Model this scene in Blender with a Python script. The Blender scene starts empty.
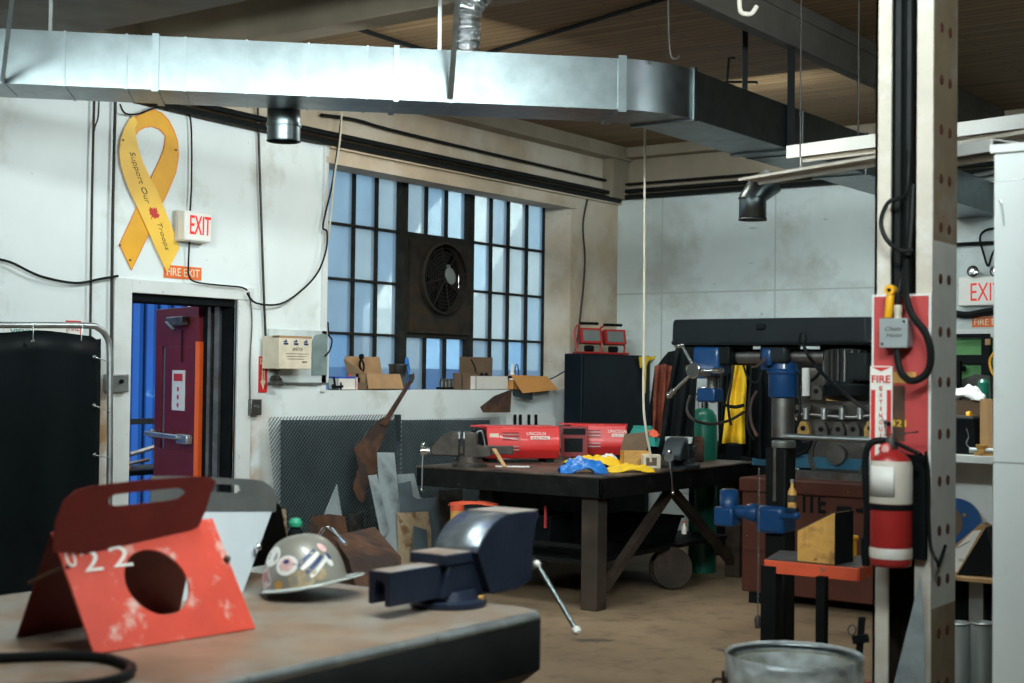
import bpy, bmesh, math, random
from mathutils import Vector, Matrix, noise
random.seed(7)
sc = bpy.context.scene; COL = sc.collection
PI = math.pi; rad = math.radians
# ------------------------------------------------------------------ camera model (survey of the room)
F = 1422.0; PITCH, ROLL, YAW = rad(1.32126), rad(0.68881), rad(35.80539); CH = 1.6
def ray(px, py):
    a = px - 512; U = 341.5 - py
    x = a*math.cos(ROLL) - U*math.sin(ROLL); up = a*math.sin(ROLL) + U*math.cos(ROLL)
    y = F*math.cos(PITCH) - up*math.sin(PITCH); z = F*math.sin(PITCH) + up*math.cos(PITCH)
    return Vector((x*math.cos(YAW) - y*math.sin(YAW), x*math.sin(YAW) + y*math.cos(YAW), z))/F, y/F
CP = Vector((0, 0, CH))
def onX(px, py, x): r, _ = ray(px, py); return CP + r*(x/r.x)
def onY(px, py, y): r, _ = ray(px, py); return CP + r*(y/r.y)
def onZ(px, py, z): r, _ = ray(px, py); return CP + r*((z-CH)/r.z)
def onD(px, py, d): r, f = ray(px, py); return CP + r*(d/f)
WA = -7.548; WB = 12.269; CEIL = 3.885
# ------------------------------------------------------------------ materials
def N(nt, typ, **kw):
    n = nt.nodes.new(typ)
    for k, v in kw.items():
        if k in n.inputs.keys(): n.inputs[k].default_value = v
        else: setattr(n, k, v)
    return n
MATS = {}
def mat(name, col, rough=.5, metal=0., var=.12, scale=5., col2=None, amt=.35, scale2=3., chips=None, camt=.3, cscale=18.,
        bump=0., bscale=40., coat=0., emit=None, estr=0., stretch=None, sharp=.08, trans=0., spec=.5):
    if name in MATS: return MATS[name]
    m = bpy.data.materials.new(name); m.use_nodes = True; nt = m.node_tree; L = nt.links
    b = nt.nodes['Principled BSDF']
    tc = N(nt, 'ShaderNodeTexCoord'); src = tc.outputs['Object']
    if stretch:
        mp = N(nt, 'ShaderNodeMapping'); mp.inputs['Scale'].default_value = stretch; L.new(src, mp.inputs[0]); src = mp.outputs[0]
    def nz(s, det=4., rg=.6):
        n = N(nt, 'ShaderNodeTexNoise'); n.inputs['Scale'].default_value = s; n.inputs['Detail'].default_value = det
        n.inputs['Roughness'].default_value = rg; L.new(src, n.inputs['Vector']); return n.outputs['Fac']
    def mix(fac, A, B):
        x = N(nt, 'ShaderNodeMix', data_type='RGBA'); L.new(fac, x.inputs[0])
        for sk, v in ((x.inputs[6], A), (x.inputs[7], B)):
            if isinstance(v, tuple): sk.default_value = (*v, 1)
            else: L.new(v, sk)
        return x.outputs[2]
    def ramp(fac, a, c):
        r = N(nt, 'ShaderNodeMapRange'); r.inputs[1].default_value = a; r.inputs[2].default_value = c; L.new(fac, r.inputs[0]); return r.outputs[0]
    lo = tuple(max(0, c*(1-var)) for c in col); hi = tuple(min(1, c*(1+var)) for c in col)
    out = mix(ramp(nz(scale), .3, .7), lo, hi)
    if col2: out = mix(ramp(nz(scale2, 6.), .62-amt*.4, .62-amt*.4+.15), out, col2)
    if chips: out = mix(ramp(nz(cscale, 8., .7), .66-camt*.3, .66-camt*.3+sharp), out, chips)
    L.new(out, b.inputs['Base Color'])
    b.inputs['Roughness'].default_value = rough; b.inputs['Metallic'].default_value = metal
    if max(col)<.03: spec=min(spec,.10)
    elif max(col)<.18: spec=min(spec,.3)
    b.inputs['Specular IOR Level'].default_value=spec
    if coat: b.inputs['Coat Weight'].default_value = coat
    if trans: b.inputs['Transmission Weight'].default_value = trans
    rr = N(nt, 'ShaderNodeMapRange'); rr.inputs[3].default_value = max(.03, rough-.1); rr.inputs[4].default_value = min(1, rough+.1)
    L.new(nz(scale*2.3), rr.inputs[0]); L.new(rr.outputs[0], b.inputs['Roughness'])
    if bump:
        bp = N(nt, 'ShaderNodeBump'); bp.inputs['Strength'].default_value = bump; bp.inputs['Distance'].default_value = .01
        L.new(nz(bscale, 5.), bp.inputs['Height']); L.new(bp.outputs[0], b.inputs['Normal'])
    if emit: b.inputs['Emission Color'].default_value = (*emit, 1); b.inputs['Emission Strength'].default_value = estr
    MATS[name] = m; return m
G = dict
M = G(
 white=mat('white_wall_paint', (.74,.80,.80), .42, var=.05, scale=1.5, col2=(.55,.57,.52), amt=.1, scale2=2.2, chips=(.3,.28,.24), camt=.0, cscale=9., bump=.1, bscale=14),
 farwhite=mat('painted_block', (.56,.64,.64), .6, var=.10, scale=1.1, col2=(.42,.45,.43), amt=.35, scale2=1.6, chips=(.13,.13,.12), camt=.01, cscale=6., bump=.2, bscale=10),
 trimw=mat('white_trim_paint', (.68,.71,.70), .45, var=.07, chips=(.35,.27,.2), camt=.05),
 beige=mat('beige_plaster', (.50,.41,.30), .85, var=.22, scale=1.8, col2=(.62,.56,.47), amt=.45, scale2=1.3, chips=(.2,.14,.09), camt=.02, bump=.3, bscale=18),
 conc=mat('old_beige_concrete', (.30,.255,.19), .9, var=.2, scale=1.6, bump=.3, bscale=15),
 black=mat('black_rubber', (.006,.008,.009), .5, var=.2),
 cable=mat('black_cable', (.010,.012,.012), .45),
 conduit=mat('dark_conduit', (.05,.045,.04), .5, metal=.5, var=.3, scale=9),
 galv=mat('galvanised_steel', (.18,.215,.225), .36, metal=1., var=.16, scale=7, bump=.06, bscale=3),
 galvd=mat('galvanised_strap', (.33,.38,.39), .45, metal=1., var=.2, scale=12),
 zinc=mat('grey_zinc', (.42,.45,.45), .4, metal=.9, var=.2),
 chrome=mat('chrome', (.75,.78,.8), .16, metal=1., var=.05),
 foil=mat('aluminium_foil', (.75,.78,.8), .22, metal=1., var=.05, bump=1., bscale=60),
 steel=mat('worn_steel', (.17,.17,.165), .42, metal=.85, var=.3, scale=8, col2=(.12,.09,.07), amt=.35),
 lsteel=mat('light_sheet_steel', (.46,.54,.57), .45, metal=.4, var=.15, scale=6, col2=(.2,.24,.26), amt=.3),
 dsteel=mat('dark_sheet_steel', (.055,.07,.08), .45, metal=.6, var=.25, scale=6),
 rust=mat('rusty_steel', (.13,.065,.04), .75, metal=.3, var=.35, scale=6, col2=(.06,.04,.035), amt=.45, scale2=4),
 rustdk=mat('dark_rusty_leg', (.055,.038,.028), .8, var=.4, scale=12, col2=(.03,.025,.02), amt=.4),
 colg=mat('grey_column_paint', (.60,.60,.56), .6, var=.12, scale=4, chips=(.25,.10,.06), camt=.05, cscale=6),
 boxg=mat('switch_box_grey', (.30,.34,.35), .45, metal=.2, var=.08),
 rustl=mat('rust_flaked_plate', (.38,.29,.18), .8, var=.25, scale=9, col2=(.16,.09,.04), amt=.4, scale2=9, chips=(.5,.47,.4), camt=.2, cscale=14),
 meshd=mat('dark_expanded_metal', (.14,.185,.20), .32, metal=.7, var=.25, scale=3),
 tbl=mat('black_table_steel', (.010,.011,.011), .55, metal=.1, var=.4, scale=9, chips=(.16,.14,.11), camt=.12, cscale=9),
 tbltop=mat('scuffed_table_top', (.14,.10,.075), .5, metal=.35, var=.35, scale=5, col2=(.05,.045,.04), amt=.35, scale2=3, chips=(.34,.33,.31), camt=.12, cscale=7),
 benchtop=mat('worn_bench_top', (.27,.18,.12), .42, metal=.15, var=.25, scale=4, col2=(.30,.275,.24), amt=.42, scale2=2.2, chips=(.10,.075,.06), camt=.1, cscale=5, bump=.1),
 benchside=mat('black_bench_side', (.006,.007,.007), .55, metal=.1, var=.4, scale=5),
 benchedge=mat('bare_bench_edge', (.42,.47,.48), .33, metal=.8, var=.25, scale=14, chips=(.15,.12,.1), camt=.2, cscale=16),
 redp=mat('orange_red_worn_paint', (.66,.065,.035), .5, var=.12, scale=6, chips=(.72,.55,.48), camt=.36, cscale=11, sharp=.16),
 redd=mat('shaded_red_paint', (.15,.020,.017), .5, var=.2, scale=6),  # stand's red darkened to put shade on its handle and rear plate
 redw=mat('red_machine_paint', (.62,.025,.025), .38, var=.1, scale=6, coat=.2),
 redwd=mat('dark_red_machine_paint', (.22,.012,.015), .4, var=.15),
 extr=mat('extinguisher_red', (.34,.018,.016), .38, var=.12, scale=5, coat=.3, col2=(.30,.02,.02), amt=.3),
 board=mat('red_painted_board', (.50,.055,.055), .6, var=.12, scale=5, chips=(.55,.4,.35), camt=.04, cscale=14),
 door=mat('maroon_door_paint', (.16,.012,.015), .45, var=.12),
 orange=mat('bright_orange', (.85,.12,.02), .55, var=.08),
 orangep=mat('orange_red_stand_paint', (.66,.09,.035), .5, var=.15, chips=(.2,.1,.07), camt=.15, cscale=20),
 plas=mat('dark_grey_plastic', (.018,.022,.024), .34, var=.15, scale=4),
 cover=mat('black_pressed_cover', (.012,.016,.018), .42, metal=0., var=.2, scale=5),
 navy=mat('navy_black_vinyl', (.005,.010,.015), .42, var=.2, scale=3),
 curt=mat('black_welding_curtain', (.004,.007,.008), .45, var=.3, scale=2.2, bump=.3, bscale=2.5),
 blued=mat('machine_blue', (.006,.042,.13), .38, var=.15, scale=6, chips=(.03,.05,.09), camt=.1, coat=.2),
 visb=mat('dark_blue_cast_iron', (.014,.022,.042), .36, metal=.1, var=.25, scale=7, bump=.2, bscale=70),
 visl=mat('lit_vise_metal', (.22,.25,.28), .36, metal=.7, var=.3, scale=12, col2=(.08,.12,.3), amt=.3, scale2=8),
 vistop=mat('rusty_vise_top', (.36,.26,.2), .45, metal=.4, var=.3, scale=12, col2=(.42,.42,.42), amt=.4),
 green=mat('green_cylinder_paint', (.012,.13,.085), .33, var=.1, coat=.3),
 teal=mat('teal_canvas', (.02,.30,.25), .75, var=.15, scale=9),
 machg=mat('machine_green', (.10,.30,.10), .5, var=.2, scale=5),
 yel=mat('yellow_fabric', (.83,.52,.015), .7, var=.15, scale=8, bump=.2),
 yelp=mat('yellow_plastic', (.85,.42,.01), .4, var=.08),
 rib=mat('ribbon_yellow', (.98,.56,.075), .42, var=.16, scale=2.2),
 ribo=mat('ribbon_orange_edge', (.80,.27,.03), .45, var=.05),
 ribd=mat('ribbon_amber', (.82,.40,.02), .42, var=.12, scale=3),
 ink=mat('dark_ink', (.05,.045,.03), .6), leaf=mat('leaf_red', (.55,.03,.02), .5),
 sgnr=mat('sign_red', (.62,.03,.03), .5, var=.06), sgnw=mat('sign_white', (.78,.77,.72), .45, var=.05),
 sgno=mat('sign_orange', (.80,.16,.03), .5, var=.06), sgncr=mat('sign_cream', (.85,.75,.55), .5),
 exitw=mat('exit_sign_face', (.80,.80,.76), .4, var=.03, emit=(.9,.9,.85), estr=.04),
 exitr=mat('exit_letter_red', (.80,.03,.02), .4, emit=(1,.04,.02), estr=.22),
 card=mat('cardboard', (.40,.24,.12), .85, var=.15, scale=7), cardd=mat('dark_cardboard', (.15,.10,.065), .85, var=.15),
 cardo=mat('orange_cardboard', (.58,.27,.075), .8, var=.1), cardw=mat('white_carton', (.70,.68,.62), .7, var=.06),
 cardg=mat('stained_cream_carton', (.66,.59,.46), .75, var=.12, scale=9),
 greyb=mat('grey_green_board', (.20,.27,.27), .7, var=.25, scale=6, chips=(.1,.13,.13), camt=.12, cscale=12),
 greypl=mat('grey_plastic_box', (.42,.42,.38), .5, var=.1), bluebx=mat('blue_printed_card', (.03,.09,.45), .5, var=.1),
 bluebag=mat('blue_plastic_bag', (.02,.17,.55), .28, var=.3, scale=14), paper=mat('white_paper', (.8,.8,.78), .7, var=.04),
 wood=mat('raw_wood', (.46,.27,.12), .7, var=.25, scale=3, stretch=(6,6,.6)),
 wedge=mat('orange_rusted_block', (.62,.33,.08), .6, var=.2, scale=8, col2=(.28,.14,.04), amt=.3, scale2=9, chips=(.12,.07,.04), camt=.12),
 winf=mat('dark_window_steel', (.020,.021,.018), .6, var=.4, scale=9),
 fan=mat('grimy_fan_housing', (.024,.022,.018), .6, var=.3, scale=7, col2=(.04,.027,.016), amt=.3, scale2=8),
 fand=mat('black_fan_metal', (.008,.009,.009), .5), lens=mat('lamp_lens', (.15,.17,.165), .25, var=.1),
 colp=mat('cream_chipped_paint', (.60,.55,.47), .6, var=.1, scale=5, col2=(.68,.68,.65), amt=.35, scale2=4, chips=(.06,.045,.035), camt=.13, cscale=5, bump=.2),
 cols=mat('brown_grey_steel_side', (.26,.20,.13), .65, var=.22, scale=4, col2=(.38,.36,.33), amt=.35, scale2=2.5, chips=(.20,.07,.035), camt=.04, cscale=4, bump=.2),
 hole=mat('rusty_hole', (.11,.045,.03), .8, var=.3, scale=30),
 tgreen=mat('olive_painted_drum', (.17,.17,.12), .6, var=.4, scale=4, stretch=(3,3,.4), chips=(.3,.3,.26), camt=.1),
 tubeg=mat('translucent_grey_tube', (.17,.19,.18), .4, var=.15, scale=5, stretch=(5,5,.5)),
 gang=mat('brown_red_steel', (.075,.022,.013), .5, var=.2, scale=4, chips=(.36,.16,.08), camt=.05),
 visd=mat('dark_oily_vise_iron', (.060,.052,.045), .38, metal=.4, var=.4, scale=12),
 nsteel=mat('blue_grey_sheet', (.105,.135,.155), .5, metal=.2, var=.15),
 alu=mat('bare_aluminium_sheet', (.60,.66,.70), .42, metal=.25, var=.07, scale=4),
 eng=mat('grimy_cast_metal', (.085,.080,.073), .55, metal=.4, var=.35, scale=9), engy=mat('yellow_grimy_bracket', (.38,.24,.06), .55, var=.3, scale=12),
 bluest=mat('blue_steel_rail', (.02,.12,.20), .5, var=.2), shelf=mat('white_shelf_paint', (.66,.68,.66), .55, var=.08),
 disc=mat('blue_disc', (.008,.07,.22), .35, var=.1), dark=mat('dark_cloth', (.006,.008,.009), .8, var=.3, bump=.5, bscale=12),
 jac=mat('rust_orange_cloth', (.16,.04,.022), .8, var=.5, scale=12), cream=mat('cream_cord', (.60,.56,.44), .5),
 helm=mat('grey_hard_hat_shell', (.26,.25,.215), .38, metal=.15, var=.12, scale=6, coat=.3), brim=mat('helmet_brim', (.42,.46,.44), .25, var=.1, coat=.4),
 stk=mat('sticker_white', (.74,.73,.70), .4, var=.07), stkp=mat('sticker_pink', (.72,.45,.43), .4, var=.3, scale=30), stkn=mat('sticker_navy', (.03,.05,.14), .35, var=.2),
 stkg=mat('sticker_tan', (.36,.28,.17), .4, var=.4, scale=40), stkr=mat('sticker_red', (.6,.06,.06), .4), green2=mat('bright_green_cap', (.03,.38,.22), .4),
 blueout=mat('blue_container_paint', (.002,.028,.12), .6, var=.14, scale=2, chips=(.05,.12,.22), camt=.0, cscale=2, spec=.15), whiteout=mat('pale_backdrop', (.8,.78,.7), .8),
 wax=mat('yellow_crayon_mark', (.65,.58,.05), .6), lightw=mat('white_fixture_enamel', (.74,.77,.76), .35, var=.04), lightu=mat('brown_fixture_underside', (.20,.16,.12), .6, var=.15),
 ceildk=mat('dark_steel_beam', (.095,.088,.078), .6, var=.25, scale=3), ground=mat('outdoor_asphalt', (.08,.09,.1), .9),
)
def plastic_film():
    m = bpy.data.materials.new('clear_liner_film'); m.use_nodes = True; nt = m.node_tree; nt.nodes.clear()
    o = N(nt,'ShaderNodeOutputMaterial'); mx = N(nt,'ShaderNodeMixShader'); t = N(nt,'ShaderNodeBsdfTransparent'); g = N(nt,'ShaderNodeBsdfPrincipled')
    g.inputs['Base Color'].default_value=(.62,.68,.7,1); g.inputs['Roughness'].default_value=.18
    nz = N(nt,'ShaderNodeTexNoise'); nz.inputs['Scale'].default_value=9; tc=N(nt,'ShaderNodeTexCoord'); nt.links.new(tc.outputs['Object'],nz.inputs['Vector'])
    r=N(nt,'ShaderNodeMapRange'); r.inputs[1].default_value=.35; r.inputs[2].default_value=.65; r.inputs[3].default_value=.25; r.inputs[4].default_value=.75
    bp=N(nt,'ShaderNodeBump'); bp.inputs['Distance'].default_value=.02; nt.links.new(nz.outputs[0],bp.inputs['Height']); nt.links.new(bp.outputs[0],g.inputs['Normal'])
    nt.links.new(nz.outputs[0],r.inputs[0]); nt.links.new(r.outputs[0],mx.inputs[0]); nt.links.new(t.outputs[0],mx.inputs[1]); nt.links.new(g.outputs[0],mx.inputs[2]); nt.links.new(mx.outputs[0],o.inputs[0])
    return m
M['film'] = plastic_film()
def frosted(name, col, clear, sc_=3.):
    m = bpy.data.materials.new(name); m.use_nodes = True; nt = m.node_tree; nt.nodes.clear(); L = nt.links
    o = N(nt,'ShaderNodeOutputMaterial'); tr = N(nt,'ShaderNodeBsdfTranslucent'); cl = N(nt,'ShaderNodeBsdfTransparent'); gl = N(nt,'ShaderNodeBsdfGlossy'); gl.inputs['Roughness'].default_value=.25
    df = N(nt,'ShaderNodeBsdfDiffuse'); df.inputs['Color'].default_value=(.55,.6,.6,1)
    tc=N(nt,'ShaderNodeTexCoord'); nz=N(nt,'ShaderNodeTexNoise'); nz.inputs['Scale'].default_value=sc_; nz.inputs['Detail'].default_value=5; L.new(tc.outputs['Object'],nz.inputs['Vector'])
    mx=N(nt,'ShaderNodeMix',data_type='RGBA'); L.new(nz.outputs[0],mx.inputs[0]); mx.inputs[6].default_value=(*[c*.72 for c in col],1); mx.inputs[7].default_value=(*[min(1,c*1.2) for c in col],1)
    L.new(mx.outputs[2],tr.inputs['Color']); cl.inputs['Color'].default_value=(*[min(1,c*1.15) for c in col],1)
    a=N(nt,'ShaderNodeMixShader'); a.inputs[0].default_value=clear; L.new(tr.outputs[0],a.inputs[1]); L.new(cl.outputs[0],a.inputs[2])
    b=N(nt,'ShaderNodeMixShader'); b.inputs[0].default_value=.10; L.new(a.outputs[0],b.inputs[1]); L.new(df.outputs[0],b.inputs[2])
    c=N(nt,'ShaderNodeMixShader'); c.inputs[0].default_value=.04; L.new(b.outputs[0],c.inputs[1]); L.new(gl.outputs[0],c.inputs[2]); L.new(c.outputs[0],o.inputs[0])
    return m
PANES = [frosted('frosted_pane_pale', (.76,.86,.92), .42), frosted('frosted_pane_mid', (.66,.80,.92), .40), frosted('frosted_pane_blue', (.50,.70,.88), .55), frosted('frosted_pane_grey', (.66,.78,.84), .30)]
def wood_ceiling():
    m = bpy.data.materials.new('brown_plank_ceiling'); m.use_nodes = True; nt = m.node_tree; L = nt.links; b = nt.nodes['Principled BSDF']
    tc=N(nt,'ShaderNodeTexCoord'); br=N(nt,'ShaderNodeTexBrick'); mp=N(nt,'ShaderNodeMapping'); mp.inputs['Rotation'].default_value=(0,0,0)
    L.new(tc.outputs['Object'],mp.inputs[0]); L.new(mp.outputs[0],br.inputs['Vector'])
    br.inputs['Scale'].default_value=1; br.inputs['Brick Width'].default_value=3.1; br.inputs['Row Height'].default_value=.085; br.inputs['Mortar Size'].default_value=.006
    br.inputs['Color1'].default_value=(.33,.205,.095,1); br.inputs['Color2'].default_value=(.26,.155,.07,1); br.inputs['Mortar'].default_value=(.13,.085,.045,1)
    nz=N(nt,'ShaderNodeTexNoise'); nz.inputs['Scale'].default_value=1.; mp2=N(nt,'ShaderNodeMapping'); mp2.inputs['Scale'].default_value=(1,12,1); L.new(tc.outputs['Object'],mp2.inputs[0]); L.new(mp2.outputs[0],nz.inputs['Vector'])
    mx=N(nt,'ShaderNodeMix',data_type='RGBA',blend_type='MULTIPLY'); mx.inputs[0].default_value=.6; L.new(br.outputs[0],mx.inputs[6]); L.new(nz.outputs[0],mx.inputs[7]); L.new(mx.outputs[2],b.inputs['Base Color']); b.inputs['Roughness'].default_value=.7
    return m
def floor_mat():
    m = bpy.data.materials.new('dusty_concrete_floor'); m.use_nodes = True; nt = m.node_tree; L = nt.links; b = nt.nodes['Principled BSDF']
    tc=N(nt,'ShaderNodeTexCoord')
    def nz(s,d=6,rg=.6):
        n=N(nt,'ShaderNodeTexNoise'); n.inputs['Scale'].default_value=s; n.inputs['Detail'].default_value=d; n.inputs['Roughness'].default_value=rg; L.new(tc.outputs['Object'],n.inputs['Vector']); return n.outputs[0]
    def rp(f,a,c):
        r=N(nt,'ShaderNodeMapRange'); r.inputs[1].default_value=a; r.inputs[2].default_value=c; L.new(f,r.inputs[0]); return r.outputs[0]
    def mx(f,A,B):
        x=N(nt,'ShaderNodeMix',data_type='RGBA'); L.new(f,x.inputs[0])
        for s_,v in ((x.inputs[6],A),(x.inputs[7],B)):
            if isinstance(v,tuple): s_.default_value=(*v,1)
            else: L.new(v,s_)
        return x.outputs[2]
    o=mx(rp(nz(1.2),.3,.7),(.235,.16,.095),(.35,.245,.15)); o=mx(rp(nz(5,8,.7),.5,.72),o,(.15,.105,.07)); o=mx(rp(nz(2.7,8),.62,.7),o,(.09,.07,.055)); o=mx(rp(nz(26,4,.8),.66,.74),o,(.46,.36,.24))
    L.new(o,b.inputs['Base Color']); b.inputs['Roughness'].default_value=.6
    bp=N(nt,'ShaderNodeBump'); bp.inputs['Strength'].default_value=.35; bp.inputs['Distance'].default_value=.01; L.new(nz(12,8),bp.inputs['Height']); L.new(bp.outputs[0],b.inputs['Normal'])
    return m
M['plank']=wood_ceiling(); M['floor']=floor_mat()
# stain of rust run-off beside the doorway, part of the wall paint
def stained_white():
    m=M['white'].copy(); m.name='white_wall_paint_rust_stained'; nt=m.node_tree; L=nt.links; b=nt.nodes['Principled BSDF']
    src=b.inputs['Base Color'].links[0].from_socket
    tc=N(nt,'ShaderNodeTexCoord'); sx=N(nt,'ShaderNodeSeparateXYZ'); L.new(tc.outputs['Object'],sx.inputs[0])
    nz=N(nt,'ShaderNodeTexNoise'); nz.inputs['Scale'].default_value=5; nz.inputs['Detail'].default_value=7; L.new(tc.outputs['Object'],nz.inputs['Vector'])
    def rg(s,a,c,lo=0.,hi=1.):
        r=N(nt,'ShaderNodeMapRange'); r.inputs[1].default_value=a; r.inputs[2].default_value=c; r.inputs[3].default_value=lo; r.inputs[4].default_value=hi; L.new(s,r.inputs[0]); return r.outputs[0]
    def mul(a,c):
        x=N(nt,'ShaderNodeMath',operation='MULTIPLY'); L.new(a,x.inputs[0]); L.new(c,x.inputs[1]); return x.outputs[0]
    k=mul(rg(sx.outputs[1],7.52,7.14), rg(sx.outputs[2],1.75,1.15)); k=mul(k, rg(nz.outputs[0],.32,.6))
    x=N(nt,'ShaderNodeMix',data_type='RGBA'); L.new(k,x.inputs[0]); L.new(src,x.inputs[6]); x.inputs[7].default_value=(.42,.22,.08,1); L.new(x.outputs[2],b.inputs['Base Color'])
    return m
M['whitest']=stained_white()
def block_wall():
    m=M['farwhite'].copy(); m.name='painted_block_with_joints'; nt=m.node_tree; L=nt.links; b=nt.nodes['Principled BSDF']
    src=b.inputs['Base Color'].links[0].from_socket
    tc=N(nt,'ShaderNodeTexCoord'); sx=N(nt,'ShaderNodeSeparateXYZ'); L.new(tc.outputs['Object'],sx.inputs[0]); cb=N(nt,'ShaderNodeCombineXYZ')
    L.new(sx.outputs[0],cb.inputs[0]); L.new(sx.outputs[2],cb.inputs[1]); br=N(nt,'ShaderNodeTexBrick',offset=0.); mp=N(nt,'ShaderNodeMapping'); mp.inputs['Location'].default_value=(.93,-.46,0); L.new(cb.outputs[0],mp.inputs[0]); L.new(mp.outputs[0],br.inputs['Vector'])
    br.inputs['Scale'].default_value=1; br.inputs['Brick Width'].default_value=1.22; br.inputs['Row Height'].default_value=.98; br.inputs['Mortar Size'].default_value=.009; br.inputs['Mortar Smooth'].default_value=.3
    x=N(nt,'ShaderNodeMix',data_type='RGBA'); L.new(br.outputs['Fac'],x.inputs[0]); L.new(src,x.inputs[6]); x.inputs[7].default_value=(.38,.43,.42,1)
    nz=N(nt,'ShaderNodeTexNoise'); nz.inputs['Scale'].default_value=1.4; nz.inputs['Detail'].default_value=8; mp2=N(nt,'ShaderNodeMapping'); mp2.inputs['Scale'].default_value=(1,1,7); L.new(tc.outputs['Object'],mp2.inputs[0]); L.new(mp2.outputs[0],nz.inputs['Vector'])
    r=N(nt,'ShaderNodeMapRange'); r.inputs[1].default_value=.70; r.inputs[2].default_value=.74; L.new(nz.outputs[0],r.inputs[0])
    y=N(nt,'ShaderNodeMix',data_type='RGBA'); L.new(r.outputs[0],y.inputs[0]); L.new(x.outputs[2],y.inputs[6]); y.inputs[7].default_value=(.2,.22,.21,1)
    L.new(y.outputs[2],b.inputs['Base Color']); return m
M['block']=block_wall()
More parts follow.
